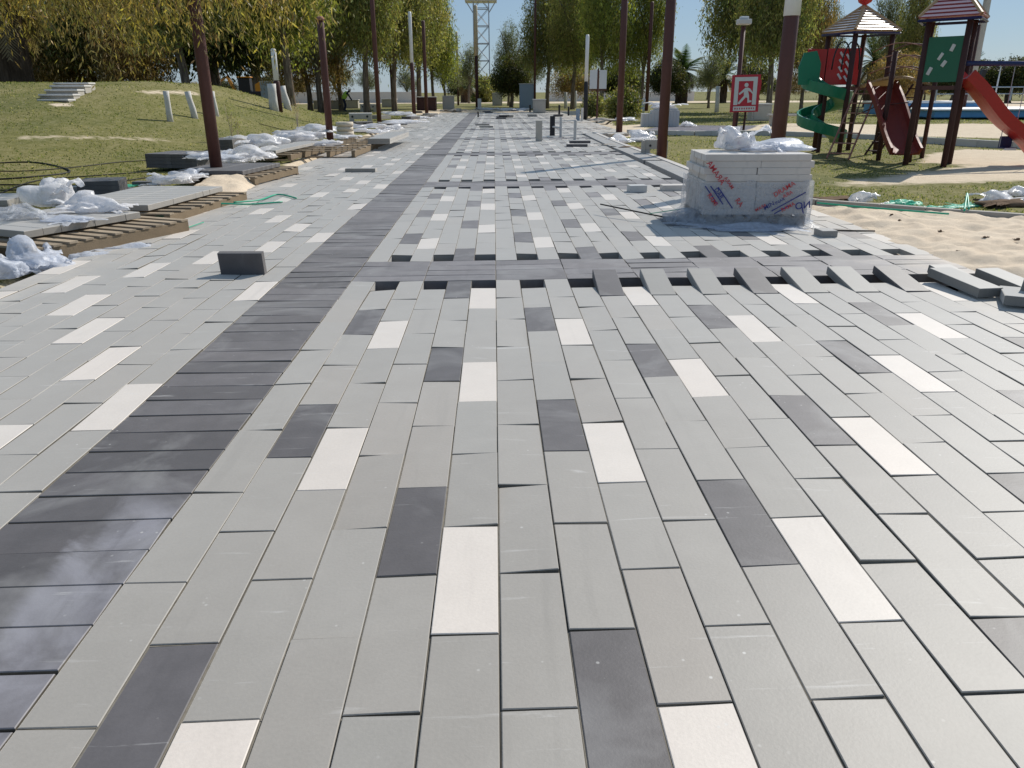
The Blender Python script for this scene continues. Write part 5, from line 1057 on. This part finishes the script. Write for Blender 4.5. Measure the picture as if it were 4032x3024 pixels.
for i, r_ in enumerate(rad): me.skin_vertices[0].data[i].radius = (r_, r_)
me.skin_vertices[0].data[0].use_root = True; bo.modifiers.new('sub', 'SUBSURF').levels = 1; me.materials.append(M['cloth'])
B = MB(); B.tube([(-.02, 0, .95), (.03, 0, 1.15), (.17, 0, 1.34), (.33, 0, 1.46)], [.18, .18, .2, .14], 12); B.build('vest', M['vest'], wk, True)
B = MB(); B.lathe([(0, -.11), (.06, -.09), (.09, 0), (.08, .07), (0, .11)], 12, (.5, 0, 1.6)); B.build('head', M['skin'], wk, True); B = MB(); B.lathe([(.1, .0), (.095, .07), (.04, .115), (0, .12)], 12, (.5, 0, 1.62)); B.build('helmet', M['white'], wk, True)
# ================================================================ grass tufts
n = 150000; r = np.random.default_rng(11)
yy = 5+58*r.random(n)**1.7; side = r.random(n) < .56; hw = (yy+2)*.74
xx = np.where(side, -4.6-(hw-3.0)*r.random(n), 4.2+(hw-3.)*r.random(n)); ok = (sandy(xx, yy) < .45) & (np.abs(xx) < hw+1.5); xx, yy = xx[ok], yy[ok]
d1 = np.array([mnoise.noise((x*.55, y*.4, 1)) for x, y in zip(xx, yy)]); d2 = np.array([mnoise.noise((x*2.5, y*2.5, 5)) for x, y in zip(xx, yy)])
ok = (d1*.7+d2*.7+.1) > r.normal(0, .2, len(xx)); xx, yy, d1 = xx[ok], yy[ok], d1[ok]; n = len(xx); zz = ground(xx, yy)
hh = (.008+.018*r.random(n))*(1+.03*yy); ww = (.006+.006*r.random(n))*(1+.05*yy); az = r.random(n)*6.283; lx, ly = r.normal(0, .5, n)*hh, r.normal(0, .5, n)*hh
V = np.empty((n, 3, 3)); V[:, 0] = np.c_[xx-ww*np.cos(az), yy-ww*np.sin(az), zz-.004]; V[:, 1] = np.c_[xx+ww*np.cos(az), yy+ww*np.sin(az), zz-.004]; V[:, 2] = np.c_[xx+lx, yy+ly, zz+hh]
gcol = np.array([(.1, .135, .03), (.15, .17, .05), (.26, .25, .1), (.38, .34, .18), (.075, .115, .022)])[np.clip((r.random(n)*5-d1*3).astype(int), 0, 4)]*(.8+.5*r.random(n))[:, None]
struct(npmesh('grass', V.reshape(-1, 3), np.arange(3*n).reshape(n, 3), M['grassb'], gcol, k=3), 'stuff', 'patchy short park grass, part green and part dry')

# dark clods in the sand
for i, (x, y, l) in enumerate(((1942, 478, 'dark earth clod in the sand, nearest the kerb'), (2030, 502, 'small dark clod in the middle of the sand'), (2196, 520, 'dark clod at the right edge of the sand'), (1925, 466, 'tiny clod just below the kerb'), (2070, 545, 'dark flat clod in the near sand'), (2130, 515, 'brown clod right of the middle of the sand'))):
    o = crumple('earth_clod', (.028+.012*(i % 3), .025, .02), 400+i, M['card']); o.location = at(x, y, .035); tag(o, l, 'earth clod')
